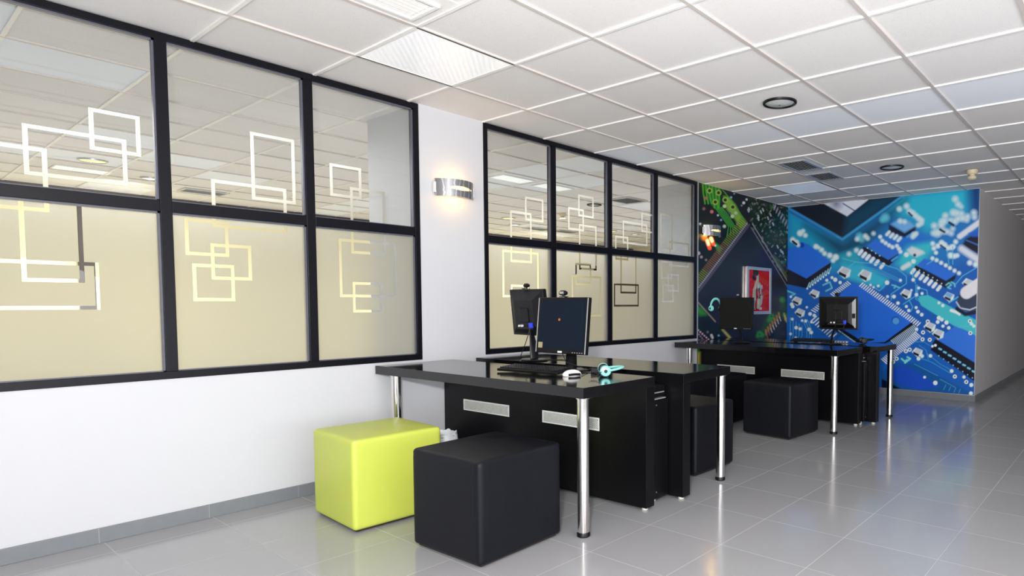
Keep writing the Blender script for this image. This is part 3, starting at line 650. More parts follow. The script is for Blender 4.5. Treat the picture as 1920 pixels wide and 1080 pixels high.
def paint_green(px, py):
    c = Canvas(px, py, (20, 24, 26))
    A = lambda *p: [(1300 + x / 6.353, 330 + y / 6.353) for x, y in p]
    B = lambda *p: [(1300 + x / 6.353, 490 + y / 6.353) for x, y in p]
    s = 1 / 6.353; r2 = random.Random(11)
    GR, YG = (70, 158, 44), (150, 172, 66)
    # green traces top left
    c.poly(A((85, 60), (330, 110), (320, 330), (300, 400), (240, 380), (180, 280)), (32, 96, 34), 10 * s)
    for k in range(6):
        x = 110 + k * 38
        c.line(A((x, 60), (x + 8, 200 + 10 * k), (x + 30 if k < 5 else x + 4, 330 if k < 3 else 380)), 15 * s, GR, 6 * s)
    for k in range(5): c.line(A((270 + k * 16, 390 - k * 4), (300 + k * 22, 430), (420 + k * 24, 600 + 8 * k), (400 + k * 40, 720 - k * 12)), 8 * s, (64, 165, 58), 4 * s)
    c.poly(A((360, 240), (420, 250), (500, 340), (560, 460), (640, 560), (560, 640), (500, 520), (400, 400)), (118, 160, 60), 16 * s)
    c.line(A((330, 140), (480, 330), (620, 540)), 9 * s, GR, 5 * s)
    for x, y in ((193, 175), (300, 200), (262, 310), (380, 285), (470, 370)):
        c.disc(*A((x, y))[0], 34 * s, (132, 180, 76), 6 * s); c.disc(*A((x, y))[0], 20 * s, (52, 30, 22), 5 * s)
    for x, y, r, col in ((148, 265, 20, (150, 92, 84)), (125, 390, 18, (120, 84, 84)), (220, 425, 20, (160, 100, 92)), (372, 360, 22, (180, 196, 140)), (465, 480, 22, (170, 196, 150)), (505, 440, 20, (176, 190, 150)),
                         (435, 445, 14, (60, 90, 130)), (293, 468, 12, (150, 175, 210)), (330, 525, 12, (110, 140, 190)), (82, 570, 13, (150, 190, 225)), (450, 255, 12, (140, 170, 210)), (487, 210, 10, (130, 150, 190)), (525, 570, 12, (110, 150, 170)),
                         (265, 828, 14, (205, 220, 225)), (370, 600, 20, (170, 185, 170)), (600, 320, 17, (205, 205, 210)), (635, 280, 13, (195, 200, 205)), (575, 352, 10, (110, 150, 180)), (152, 1000, 14, (130, 105, 105)), (60, 920, 22, (180, 170, 175)), (95, 965, 16, (150, 140, 150))):
        c.disc(*A((x, y))[0], r * s, col, 6 * s)
    # orange disc and strokes with pale upper halves, under the lamp
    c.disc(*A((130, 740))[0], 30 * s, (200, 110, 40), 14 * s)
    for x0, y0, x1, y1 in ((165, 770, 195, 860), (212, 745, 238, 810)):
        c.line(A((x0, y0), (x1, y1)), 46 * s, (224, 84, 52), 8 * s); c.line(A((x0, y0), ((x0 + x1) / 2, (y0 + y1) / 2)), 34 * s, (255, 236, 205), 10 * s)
    c.poly(A((270, 800), (350, 860), (310, 930), (270, 860)), (46, 130, 60), 14 * s)
    # top right: crowded board
    zone = A((650, 250), (1160, 330), (1160, 1080), (1060, 1080), (700, 560))
    c.poly(zone, (22, 40, 28), 12 * s)
    for k in range(420):
        x = r2.uniform(670, 1150); y = r2.uniform(260, 1200)
        if y > 250 + (x - 650) * 1.75 + 330: continue
        if y < 250 + (x - 650) * 0.22: continue
        col = r2.choice([(30, 78, 36), (44, 104, 46), (58, 120, 50), (18, 24, 26), (16, 20, 22), (14, 18, 20), (96, 110, 86), (120, 116, 116), (150, 152, 150), (70, 66, 70), (40, 66, 84), (96, 78, 64)])
        a = r2.choice([0.9, 0.9, -0.9]); L = r2.uniform(6, 26)
        c.line(A((x, y), (x + L * math.cos(a), y + L * math.sin(a))), r2.uniform(7, 20) * s, col, 5 * s, .85)
    for k in range(14):
        x = 960 + (k % 7) * 26; y = 360 + (k % 7) * 38 + (k // 7) * 20
        c.line(A((x, y + 22), (x + 22, y - 22)), 10 * s, (158, 152, 170), 4 * s)
    for x, y in ((660, 380), (650, 400), (770, 470), (770, 500), (885, 490), (915, 450), (825, 390), (945, 560), (800, 415), (1040, 880), (1060, 900), (1000, 830)):
        c.line(A((x, y), (x + 10, y + 26)), 16 * s, (176, 182, 184), 5 * s)
    # big diamond chip
    c.poly(A((662, 585), (690, 600), (1190, 1420), (1190, 1800), (900, 1900), (440, 1930), (45, 1505), (45, 1400)), (32, 34, 44), 4 * s)
    c.line(A((690, 615), (1135, 1345)), 9 * s, (132, 124, 130), 4 * s)
    c.line(A((705, 570), (1150, 1300)), 11 * s, (150, 142, 146), 4 * s)
    c.line(A((960, 960), (1150, 1260)), 26 * s, (92, 110, 56), 14 * s, .8)
    # pin row, upper left edge of the chip
    a0, a1 = np.array((640, 560)), np.array((20, 1380))
    d = a1 - a0; n = np.array((-d[1], d[0])) / np.hypot(*d); n = n if n[0] < 0 else -n
    for k in range(86):
        p = a0 + d * k / 85; t = k / 85
        base = (142, 158, 52) if (t < .35 or t > .72) else (150, 96, 76)
        c.line(A(tuple(p + n * 18), tuple(p + n * 92)), 7 * s, base if k % 2 else (58, 62, 30), 3 * s, .9)
        c.line(A(tuple(p + n * 12), tuple(p - n * 22)), 5 * s, (150, 152, 160) if k % 2 else (66, 62, 76), 2 * s)
    c.line(A(tuple(a0 - n * 34), tuple(a1 - n * 34)), 20 * s, (78, 68, 92), 5 * s)
    c.line(A(tuple(a0 - n * 3), tuple(a1 - n * 3)), 8 * s, (176, 170, 178), 4 * s, .8)
    # lower left
    c.poly(B((30, 480), (60, 500), (260, 720), (440, 915), (440, 1100), (30, 1100)), (18, 30, 28), 6 * s)
    c.poly(B((40, 510), (120, 570), (170, 640), (80, 650), (40, 600)), (50, 128, 40), 22 * s)
    c.line(B((45, 475), (262, 718)), 15 * s, (150, 134, 120), 5 * s)
    c.line(B((350, 815), (440, 915)), 26 * s, (176, 168, 92), 10 * s)
    for k in range(6):
        c.disc(*B((60 + k * 24, 820 + k * 22))[0], 11 * s, (200, 160, 170), 4 * s); c.disc(*B((50 + k * 18, 850 + k * 22))[0], 8 * s, (170, 140, 160), 4 * s)
    c.line(B((215, 880), (228, 910)), 30 * s, (190, 188, 190), 6 * s); c.disc(*B((302, 884))[0], 13 * s, (110, 160, 190), 5 * s); c.disc(*B((170, 842))[0], 14 * s, (110, 105, 110), 6 * s)
    c.line(B((60, 940), (150, 960)), 14 * s, (150, 130, 150), 6 * s)
    # lower right: small chip with pins
    c.poly(B((880, 640), (1000, 600), (1150, 360), (1150, 700), (1010, 640), (900, 800), (860, 900), (740, 900), (800, 820)), (30, 66, 34), 20 * s)
    for x, y, r in ((1060, 460, 30), (930, 660, 34), (905, 700, 26), (1090, 640, 24), (790, 860, 30), (770, 890, 22), (820, 880, 26)): c.disc(*B((x, y))[0], r * s, (50, 138, 60), 16 * s)
    for x, y in ((790, 870), (930, 655)): c.disc(*B((x, y))[0], 9 * s, (20, 30, 40), 4 * s)
    c.poly(B((930, 940), (1055, 720), (1150, 660), (1150, 940)), (34, 34, 44), 4 * s)
    for k in range(7):
        x = 868 + k * 26; y = 890 - k * 34
        c.line(B((x - 6, y - 70), (x + 2, y - 20)), 20 * s, (196, 140, 56), 8 * s, .8); c.line(B((x + 2, y - 24), (x + 18, y + 22)), 10 * s, (214, 200, 196) if k > 1 else (170, 90, 80), 4 * s)
    for k in range(4): c.line(B((1080 + k * 14, 620 + k * 26), (1092 + k * 14, 700 + k * 20)), 12 * s, (200, 172, 74), 5 * s)
    # below the desk top, a green margin at the left
    c.poly(A((40, 1990), (75, 2000), (75, 2600), (40, 2600)), (46, 140, 56), 8 * s)
    c.poly(A((40, 2120), (80, 2100), (80, 2260), (40, 2300)), (190, 170, 60), 20 * s)
    return c.c
mural('wall_mural', (0, YB - 0.0035, 0), (1, 0, 0), XR - 0.004, 0.081, H, 470, 440, paint_blue, (0, 1, 0), 1.25,
      'blue and cyan circuit board photo mural covering the end wall')
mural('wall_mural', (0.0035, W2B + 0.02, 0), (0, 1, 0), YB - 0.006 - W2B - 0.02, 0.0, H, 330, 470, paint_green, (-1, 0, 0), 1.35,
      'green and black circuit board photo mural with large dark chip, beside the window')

# ---------------------------------------------------------------- ceiling fixtures
def troffer(x, y, m, label, group=None, w=0.3, h=0.3):
    e = empty('ceiling_light_panel', (x, y, H - 0.004), 0, label, 'ceiling light', group)
    q = MB()
    for a, b in (((-w, -h, 0), (w, -h + .016, .01)), ((-w, h - .016, 0), (w, h, .01)), ((-w, -h + .016, 0), (-w + .016, h - .016, .01)), ((w - .016, -h + .016, 0), (w, h - .016, .01))): q.box(a, b)
    q.build('frame', 'tbar', e)
    q = MB(); q.box((-w + .016, -h + .016, 0.002), (w - .016, h - .016, .008)); q.build('diffuser', m, e)
    return e
troffer(GX0 + .3, GY0 + .3, 'prism', 'bright white ribbed square light panel in the ceiling above the near window')
troffer(GX0 + .3, GY0 + G * 8 + .3, 'prism_blue', 'bluish ribbed light panel in the ceiling near the far mural corner')
def ceiling_vent(x0, y0, x1, y1, plate, label, bright=False, group=None, n=8):
    cx, cy = (x0 + x1) / 2, (y0 + y1) / 2
    e = empty('ceiling_vent', (cx, cy, H), 0, label, 'vent', group)
    hx, hy = (x1 - x0) / 2, (y1 - y0) / 2; f = 0.02
    q = MB()
    for a, b in (((-hx - f, -hy - f), (hx + f, -hy)), ((-hx - f, hy), (hx + f, hy + f)), ((-hx - f, -hy), (-hx, hy)), ((hx, -hy), (hx + f, hy))):
        q.box((*a, -0.010), (*b, 0.004))
    q.build('frame', 'tbar' if bright else 'alu', e, bevel=0.002)
    if plate:
        p = MB(); a, b, c_, d = plate; z0, z1 = 0.001, 0.005
        X = [a - cx, -hx - f, hx + f, c_ - cx]; Y = [b - cy, -hy - f, hy + f, d - cy]
        for i in range(3):
            for j in range(3):
                if (i, j) != (1, 1) and X[i + 1] - X[i] > 0.002 and Y[j + 1] - Y[j] > 0.002: p.box((X[i], Y[j], z0), (X[i + 1], Y[j + 1], z1))
        p.build('blank_plate', 'white_plastic', e)
    q = MB(); q.box((-hx, -hy, 0.0045), (hx, hy, 0.0055)); q.build('backing', 'white_plastic' if bright else 'hole', e)
    q = MB()
    for k in range(n):
        x = -hx + (k + .5) * 2 * hx / n; T = Matrix.Translation((x, 0, -0.003)) @ Matrix.Rotation(R(38), 4, 'Y')
        q.box((-0.010, -hy, -0.0008), (0.010, hy, 0.0008), T)
    q.build('louvres', 'tbar' if bright else 'grille_dark', e)
    return e
c0 = lambda i, j: (GX0 + G * i, GY0 + G * j)
ceiling_vent(1.172, 1.20, 1.362, 1.685, (GX0 + G + .011, GY0 - G + .009, 1.46, GY0 - .009), 'white louvred air vent in the ceiling at the top edge, beside the bright panel', True, n=6)
ceiling_vent(1.165, 5.515, 1.400, 5.935, (GX0 + G + .011, GY0 + 6 * G + .009, 1.47, GY0 + 7 * G - .009), 'nearer of two dark louvred vents set in white plates in the ceiling')
ceiling_vent(1.155, 6.170, 1.385, 6.535, (GX0 + G + .011, GY0 + 7 * G + .009, 1.69, GY0 + 8 * G - .009), 'farther of two dark louvred vents set in white plates in the ceiling')
troffer(-1.54, 4.485, 'lit_panel', 'nearer slim white light fitting on the office ceiling, behind the far window', None, .13, .225)
troffer(-1.54, 5.08, 'lit_panel', 'farther slim white light fitting on the office ceiling, behind the far window', None, .13, .225)
ceiling_vent(-1.60, 6.12, -1.26, 6.46, None, 'square dark return vent on the office ceiling, seen through the far window', False)
ceiling_vent(-4.93, 7.5, -4.70, 7.93, None, 'dark vent deep in the office ceiling seen behind the first pane of the far window', False)
ceiling_vent(-4.83, 8.1, -4.60, 8.53, None, 'dark vent deep in the office ceiling seen behind the second pane of the far window', False)
troffer(-4.73, 1.57, 'lit_panel', 'slim white light fitting on the office ceiling behind the leftmost window pane', None, .13, .225)
ceiling_vent(-5.36, 2.55, -5.10, 2.97, None, 'dark vent on the office ceiling seen through the middle pane of the near window', False)
def downlight(x, y, m, label, r=0.112, group=None):
    e = empty('ceiling_downlight', (x, y, H), 0, label, 'downlight', group)
    q = MB(); q.lathe([(r - .018, 0.004), (r - .016, -0.004), (r - .010, -0.010), (r, -0.007), (r + .002, 0.004)], n=40, close=False); q.build('trim_ring', 'black_plastic' if m == 'lamp_glass' else 'silver', e)
    q = MB(); q.lathe([(r - .016, 0.000), (r - .05, -0.006), (0.03, -0.010), (0.006, -0.011)], n=32); q.build('glass_dish', m, e)
    q = MB(); q.lathe([(0.008, -0.010), (0.008, -0.014), (0.002, -0.017)], n=12); q.build('screw', 'chrome', e)
    return e
downlight(1.993, 3.867, 'lamp_glass', 'round black-rimmed ceiling downlight, the nearer and larger of two in the room')
downlight(1.975, 6.328, 'lamp_glass', 'round black-rimmed ceiling downlight, the farther one near the smoke detector')
downlight(-2.05, 6.31, 'lamp_glass', 'unlit round downlight on the office ceiling behind the second pane of the far window', 0.10)
downlight(-4.08, 1.53, 'lamp_warm', 'lit yellow downlight on the office ceiling behind the leftmost pane')
downlight(-4.72, 2.12, 'lamp_white', 'lit white downlight on the office ceiling beside the first mullion', 0.09)
downlight(-4.11, 6.50, 'lamp_warm', 'lit yellow downlight on the office ceiling behind the first pane of the far window')
downlight(-4.69, 7.10, 'lamp_white', 'lit white downlight on the office ceiling behind the first pane of the far window', 0.10)
downlight(-3.95, 8.76, 'lamp_warm', 'lit yellow downlight on the office ceiling behind the second mullion of the far window')
downlight(-3.97, 9.47, 'lamp_white', 'lit white downlight on the office ceiling behind the third pane of the far window', 0.09)
def detector(x, y, label):
    e = empty('smoke_detector', (x, y, H), 0, label, 'smoke detector')
    q = MB(); q.lathe([(0.052, 0.0), (0.054, -0.012), (0.048, -0.036), (0.040, -0.044)], n=32); q.build('base', 'det', e)
    q = MB(); q.lathe([(0.026, -0.044), (0.028, -0.060), (0.040, -0.066), (0.042, -0.086), (0.030, -0.098), (0.008, -0.100)], n=32); q.build('sensor_head', 'det', e)
detector(2.587, 6.93, 'cream smoke detector hanging from the ceiling above the corridor corner')
detector(-3.0, 6.62, 'cream smoke detector on the office ceiling seen through the second pane of the far window')

# ---------------------------------------------------------------- wall lamps
def sconce(y, z, label, power):
    e = empty('wall_lamp', (0, y, z), 0, label, 'wall lamp', None)
    n = 40; hw, hh, dep = 0.158, 0.060, 0.098
    def P(t, v, off=0.0): return (0.028 + (dep - off) * (1 - abs(t) ** 2.4) * 1.0, hw * t * (1 - off * 2), v * hh)
    slot = lambda t: 0.24 * max(0.0, 1 - (t / 0.66) ** 2)
    q = MB()
    for sgn in (1, -1):
        vs = []; fs = []
        for i in range(n + 1):
            t = -1 + 2 * i / n; w = slot(t)
            for off in (0.0, 0.004):
                for v in (w, 1.0): vs.append(P(t, v * sgn, off))
        for i in range(n):
            a = 4 * i; b = a + 4
            fs += [(a, a + 1, b + 1, b), (a + 2, b + 2, b + 3, a + 3), (a, b, b + 2, a + 2), (a + 1, a + 3, b + 3, b + 1)]
        fs += [(0, 2, 3, 1), (4 * n, 4 * n + 1, 4 * n + 3, 4 * n + 2)]
        q.add(vs, fs, None, True)
    q.build('lamp_shade', 'shade', e)
    q = MB(); q.box((0.0, -0.125, -0.042), (0.030, 0.125, 0.042)); q.build('wall_bracket', 'white_plastic', e, bevel=0.003)
    for s_ in (-1, 1):
        q = MB(); q.box((0.012, s_ * 0.150 - 0.012, -0.036), (0.036, s_ * 0.150 + 0.012, 0.036)); q.build('end_mount', 'white_plastic', e, bevel=0.002)
    q = MB(); q.tube([(0.062, -0.055, 0), (0.062, 0.055, 0)], 0.010, 12); q.build('bulb', 'bulb', e)
    for dz in (-0.035, 0.035):
        l = bpy.data.lights.new('sconce_light', 'POINT'); l.energy = power; l.color = (1.0, 0.58, 0.13); l.shadow_soft_size = 0.02
        o = bpy.data.objects.new('sconce_light', l); C.objects.link(o); o.parent = e; o.location = (0.062, 0, dz)
sconce(2.69, 1.965, 'curved silver wall lamp glowing on the white pier between the windows', 0.75)
sconce(6.06, 1.985, 'curved silver wall lamp on the green circuit mural', 0.85)

# ---------------------------------------------------------------- desks
def desk(x, y, rz, L, D, side, label, group, right_ext=0.0):
    """origin on the floor under the near right corner; +y runs away from the camera; side -1: panel on the far edge, +1: on the near edge"""
    e = empty('computer_desk', (x, y, 0), R(rz), label, 'desk', group)
    T0, T1 = 0.696, 0.750
    q = MB(); q.box((-L, 0, T0), (0, D, T1)); q.build('tabletop', 'black_top', e, bevel=0.0015)
    py0, py1 = (D - 0.078, D - 0.002) if side < 0 else (0.002, 0.078)
    q = MB(); q.box((-L + 0.01, py0, 0.02), (-0.002, py1, T0)); q.build('modesty_panel', 'black_wood', e, bevel=0.0015)
    for fx in (-0.04, -L + 0.06):
        q = MB(); q.lathe([(0.016, 0.0), (0.018, 0.003), (0.018, 0.012), (0.008, 0.021)], (fx, (py0 + py1) / 2, 0), 20); q.build('glide', 'foot', e)
    ly = 0.045 if side < 0 else D - 0.045
    for lx in (-0.045, -L + 0.16):
        q = MB(); q.lathe([(0.0295, 0.022), (0.0295, T0 - 0.004)], (lx, ly, 0), 40); lg = q.build('leg', 'chrome', e)
        q = MB(); q.lathe([(0.030, 0.0), (0.0335, 0.003), (0.0335, 0.018), (0.030, 0.024)], (lx, ly, 0), 36); q.build('foot', 'black_plastic', lg)
        q = MB(); q.lathe([(0.036, T0 - 0.006), (0.036, T0)], (lx, ly, 0), 36); q.build('flange', 'chrome', lg)
    if side < 0:
        for (vx0, vx1) in ((-1.595, -1.125), (-0.815, -0.345)):
            gr = MB(); z0, z1, yy = 0.415, 0.491, py0
            f = 0.008; w = vx1 - vx0
            gr.box((vx0, yy - 0.003, z0), (vx1, yy + 0.0005, z0 + f)); gr.box((vx0, yy - 0.003, z1 - f), (vx1, yy + 0.0005, z1))
            gr.box((vx0, yy - 0.003, z0 + f), (vx0 + f, yy + 0.0005, z1 - f)); gr.box((vx1 - f, yy - 0.003, z0 + f), (vx1, yy + 0.0005, z1 - f))
            vent = gr.build('vent_grille', 'vent_metal', e)
            ms = MB(); h = z1 - z0 - 2 * f; st = 0.0115; nn = int((w - 2 * f + h) / st)
            for k in range(nn):   # expanded-metal mesh: two families of diagonal wires clipped to the opening
                for sg in (1, -1):
                    xa, xb = vx0 + f + k * st - h, vx0 + f + k * st
                    za, zb = (z0 + f, z1 - f) if sg > 0 else (z1 - f, z0 + f)
                    lo, hi = max(xa, vx0 + f), min(xb, vx1 - f)
                    if hi - lo < 0.002: continue
                    zl = za + (zb - za) * (lo - xa) / h; zh = za + (zb - za) * (hi - xa) / h
                    ms.tube([(lo, yy - 0.0018 - 0.0006 * sg, zl), (hi, yy - 0.0018 - 0.0006 * sg, zh)], 0.0014, 4)
            ms.build('mesh', 'vent_metal', vent)
            bk = MB(); bk.box((vx0 + f, yy - 0.0004, z0 + f), (vx1 - f, yy + 0.0004, z1 - f)); bk.build('opening', 'hole', vent)
    return e
desk(1.838, 2.150, 1.9, 1.825, 0.585, -1, 'front black computer desk with the lit monitor, chrome leg nearest the camera', 'black computer desks')
desk(1.868, 2.940, 2.4, 1.855, 0.560, 1, 'black computer desk behind the front one, carrying the monitor seen from behind', 'black computer desks')
desk(1.872, 5.262, -1.0, 1.80, 0.590, -1, 'black computer desk of the far pair, nearer one, with two white grilles', 'black computer desks')
desk(1.990, 5.955, -1.0, 1.90, 0.560, 1, 'farthest black computer desk, against the blue mural side', 'black computer desks')
def under_cabinet(x0, y0, x1, y1, rz, label):
    e = empty('cable_cabinet', (x1, y0, 0), R(rz), label, 'cabinet')
    L, D = x1 - x0, y1 - y0
    q = MB(); q.box((-L, 0.012, 0.03), (-0.0, D - 0.012, 0.60)); q.build('body', 'black_wood', e, bevel=0.002)
    q = MB(); q.box((-L, 0.02, 0.615), (-0.02, D - 0.02, 0.68)); q.build('upper_tray', 'black_wood', e, bevel=0.002)
    q = MB()
    for z in (0.606, 0.640): q.box((-0.35, 0.03, z), (-0.004 if z < .62 else -0.016, D - 0.03, z + 0.006))
    q.build('drawer_runner', 'alu', e)
    for (yy, z) in ((0.06, 0.575), (0.06, 0.07)):
        q = MB(); q.lathe([(0.005, 0), (0.005, 0.003), (0.002, 0.004)], n=12, T=Matrix.Translation((0.0, yy, z)) @ Matrix.Rotation(R(90), 4, 'Y')); q.build('screw', 'chrome', e)
    for xx in (-0.05, -L + 0.1):
        q = MB(); q.lathe([(0.014, 0.0), (0.016, 0.004), (0.016, 0.03)], (xx, D / 2, 0), 16); q.build('glide', 'foot', e)
under_cabinet(0.05, 2.745, 1.775, 2.935, 2.0, 'black cabinet between the two front desks with metal runners')
under_cabinet(0.15, 5.862, 1.90, 5.955, -1.0, 'narrow black cabinet between the two far desks')

# ---------------------------------------------------------------- cube poufs
def pouf(corner, rz, m, label, group=None, w=0.475, d=0.475, h=0.478, seed=0, dents=()):
    """corner: floor point of the near right corner; body runs to -x and +y"""
    e = empty('cube_pouf', (corner[0], corner[1], 0), R(rz), label, 'pouf', group)
    rr = random.Random(seed)
    n = 30; r = 0.020
    bm = bmesh.new(); bmesh.ops.create_cube(bm, size=2.0); bmesh.ops.subdivide_edges(bm, edges=bm.edges[:], cuts=n, use_grid_fill=True)
    hw, hd, hh = w / 2, d / 2, (h - 0.006) / 2
    for v in bm.verts:
        # concentrate rows near the edges
        c = Vector([math.copysign(abs(a) ** 0.72, a) for a in v.co])
        p = Vector((c.x * hw, c.y * hd, c.z * hh))
        q_ = Vector((max(-hw + r, min(hw - r, p.x)), max(-hd + r, min(hd - r, p.y)), max(-hh + r * 1.3, min(hh - r * 1.3, p.z))))
        dlt = p - q_
        if dlt.length > 1e-6: p = q_ + dlt.normalized() * r * (1.0 if abs(c.z) < .95 else 1.0)
        u, v_ = p.x / hw, p.y / hd
        if p.z > hh - r:   # slightly crowned, creased top
            p.z += 0.008 * (1 - u * u) * (1 - v_ * v_)
            for dx, dy, sx, sy, a in dents: p.z -= a * math.exp(-((p.x - dx) / sx) ** 2 - ((p.y - dy) / sy) ** 2)
        zz = p.z / hh
        bulge = 0.004 * (1 - zz * zz)
        if abs(u) > .9: p.x += math.copysign(bulge * (1 - v_ ** 2), p.x)
        if abs(v_) > .9: p.y += math.copysign(bulge * (1 - u ** 2), p.y)
        # stitched seam a little below the top edge
        sd = abs(p.z - (hh - 0.038))
        if sd < 0.006 and (abs(u) > .93 or abs(v_) > .93): 
            k = 0.0022 * (1 - sd / 0.006); p.x -= math.copysign(k, p.x) * (abs(u) > .93); p.y -= math.copysign(k, p.y) * (abs(v_) > .93)
        v.co = p + Vector((-hw, hd, hh + 0.006))
    me = bpy.data.meshes.new('cover'); bmesh.ops.recalc_face_normals(bm, faces=bm.faces); bm.to_mesh(me); bm.free()
    for p in me.polygons: p.use_smooth = True
    o = bpy.data.objects.new('cover', me); C.objects.link(o); o.parent = e; me.materials.append(M[m])
    q = MB(); q.box((-w + 0.02, 0.02, 0.004), (-0.02, d - 0.02, 0.03)); q.build('base_board', 'seam', e)
    for ax, ay in ((-0.04, 0.04), (-w + 0.04, 0.04), (-0.04, d - 0.04), (-w + 0.04, d - 0.04)):
        q = MB(); q.lathe([(0.012, 0.0), (0.014, 0.006)], (ax, ay, 0), 12); q.build('glide', 'black_plastic', e)
    return e
pouf((0.868, 1.512), -2.5, 'lime', 'lime green leatherette cube pouf beside the white wall', seed=1, w=0.48, d=0.485, dents=((-0.05, 0.0, 0.09, 0.05, 0.006), (0.03, 0.03, 0.03, 0.10, 0.003)))
pouf((1.722, 1.632), 2.5, 'black_leather', 'black leatherette cube pouf in the foreground, scuffed, beside the lime one', 'black cube poufs', seed=2, w=0.49, d=0.50, dents=((0.0, 0.0, 0.14, 0.02, 0.004), (-0.08, 0.1, 0.06, 0.06, 0.004)))
pouf((1.650, 3.389), -1.0, 'black_leather', 'black cube pouf under the second desk, behind its chrome leg', 'black cube poufs', seed=3)
pouf((0.872, 4.938), -1.5, 'black_leather', 'black cube pouf farther back, half hidden behind the second desk and another pouf', 'black cube poufs', seed=4)
pouf((1.648, 4.805), -4.0, 'black_leather', 'black cube pouf standing free in front of the far pair of desks', 'black cube poufs', seed=5, w=0.485, d=0.51)

# ---------------------------------------------------------------- waste bin
e = empty('waste_bin', (0.33, 2.33, 0), 0, 'white lined waste bin under the front desk, peeking between the two poufs', 'bin')
q = MB(); q.lathe([(0.085, 0.0), (0.09, 0.005), (0.118, 0.29), (0.122, 0.30), (0.112, 0.29), (0.08, 0.02)], n=36); q.build('bucket', 'black_plastic', e)
q = MB(); vs = []; prof = [(0.125, 0.20), (0.126, 0.26), (0.124, 0.298), (0.118, 0.309), (0.108, 0.29), (0.10, 0.22)]
n = 60
for k, (r_, z_) in enumerate(prof):
    for i in range(n):
        a = 2 * PI * i / n; w_ = 0.003 * math.sin(a * 9 + k) + 0.002 * math.sin(a * 17 + 2 * k)
        vs.append(((r_ + w_) * math.cos(a), (r_ + w_) * math.sin(a), z_ + w_ * (1.5 if k in (0, 3) else .3)))
fs = [(k * n + i, k * n + (i + 1) % n, (k + 1) * n + (i + 1) % n, (k + 1) * n + i) for k in range(len(prof) - 1) for i in range(n)]
q.add(vs, fs, None, True); q.build('bin_bag', 'bag', e)

# ---------------------------------------------------------------- monitors
def monitor(x, y, rz, tilt, zb, label, lit=False, silver=False, foot=(0, 0.10)):
    """face towards -y; zb = height of the lower screen edge above the desk top"""
    e = empty('computer_monitor', (x, y, 0.750), R(rz), label, 'monitor', None)
    W, Hh, dth = 0.388, 0.332, 0.030
    T = Matrix.Translation((0, 0, zb)) @ Matrix.Rotation(R(-tilt), 4, 'X')
    q = MB(); q.box((-W / 2, -dth / 2, 0), (W / 2, dth / 2, Hh), T); q.build('casing', 'black_plastic', e, bevel=0.004)
    # tapered rear shell
    q = MB(); a, b = W / 2 - .012, W / 2 - .085
    pts = [(-a, dth / 2, .014), (a, dth / 2, .014), (a, dth / 2, Hh - .014), (-a, dth / 2, Hh - .014), (-b, dth / 2 + .032, .075), (b, dth / 2 + .032, .075), (b, dth / 2 + .032, Hh - .075), (-b, dth / 2 + .032, Hh - .075)]
    q.add(pts, [(0, 1, 2, 3), (4, 7, 6, 5), (0, 4, 5, 1), (1, 5, 6, 2), (2, 6, 7, 3), (3, 7, 4, 0)], T); q.build('rear_shell', 'dark_plastic' if not silver else 'black_plastic', e, bevel=0.003)
    q = MB(); q.box((-W / 2 + .017, -dth / 2 - .0012, .026), (W / 2 - .017, -dth / 2 + .001, Hh - .016), T); sc = q.build('screen', 'screen' if lit else 'screen_off', e)
    for s_ in (-1, 1):
        q = MB(); q.box((s_ * (W / 2 - .003) - .0025, -dth / 2 - .002, .004), (s_ * (W / 2 - .003) + .0025, -dth / 2 + .002, Hh - .004), T)
        q.build('side_trim', 'silver' if (lit or silver) else 'black_plastic', e)
    q = MB(); q.box((-.016, -dth / 2 - .0015, .006), (.016, -dth / 2, .016), T); q.build('badge', 'white_plastic', e)
    for k in range(5):
        q = MB(); q.box((W / 2 - .10 + k * .018, -dth / 2 - .0015, .008), (W / 2 - .092 + k * .018, -dth / 2, .012), T); q.build('button', 'silver', e)
    if lit:
        q = MB(); q.lathe([(.008, 0), (.008, .0006), (.003, .0008)], n=20, T=T @ Matrix.Translation((-.018, -dth / 2 - .0012, .200)) @ Matrix.Rotation(R(90), 4, 'X')); q.build('icon', 'label_orange', sc)
        q = MB(); q.box((-W / 2 + .020, -dth / 2 - .0018, .030), (-W / 2 + .054, -dth / 2 - .001, .064), T); q.build('sticker', 'sticker', e)
    fx, fy = foot
    q = MB(); q.tube([(fx, fy, 0.012), (fx * .8, fy * .95, 0.10), (fx * .3, fy * .72, zb + .03), (0, dth / 2 + .034, zb + .155)], [.036, .032, .028, .024], 12, flat=.35); q.build('stand_neck', 'black_plastic', e)
    q = MB(); q.box((-.05, dth / 2 + .02, .10), (.05, dth / 2 + .042, .20), T); q.build('mounting_plate', 'black_plastic', e, bevel=.004)
    q = MB(); q.lathe([(.105, 0.0), (.108, .004), (.104, .010), (.03, .016)], (0, 0, 0), 40, T=Matrix.Translation((fx, fy, 0)) @ Matrix.Scale(.82, 4, (0, 1, 0))); q.build('stand_base', 'black_plastic', e)
    # sockets, plugs and a hanging lead
    q = MB(); q.box((-.085, dth / 2 + .012, .048), (.10, dth / 2 + .038, .070), T); q.build('socket_strip', 'dark_plastic', e, bevel=.002)
    q = MB(); q.box((-.090, dth / 2 + .026, .060), (-.062, dth / 2 + .050, .098), T); q.build('video_plug', 'blue_plug', e, bevel=.003)
    q = MB(); q.box((.02, dth / 2 + .030, .066), (.038, dth / 2 + .044, .082), T); q.box((.055, dth / 2 + .030, .066), (.068, dth / 2 + .044, .080), T); q.build('power_plug', 'white_plastic', e)
    q = MB(); p0 = T @ Vector((-.076, dth / 2 + .05, .06))
    q.tube([p0, p0 + Vector((.01, .012, -.06)), p0 + Vector((.04, .01, -.11)), Vector((.05, fy + .05, .006)), Vector((.03, fy + .12, .004))], .003, 6); q.build('video_lead', 'cable', e)
    return e
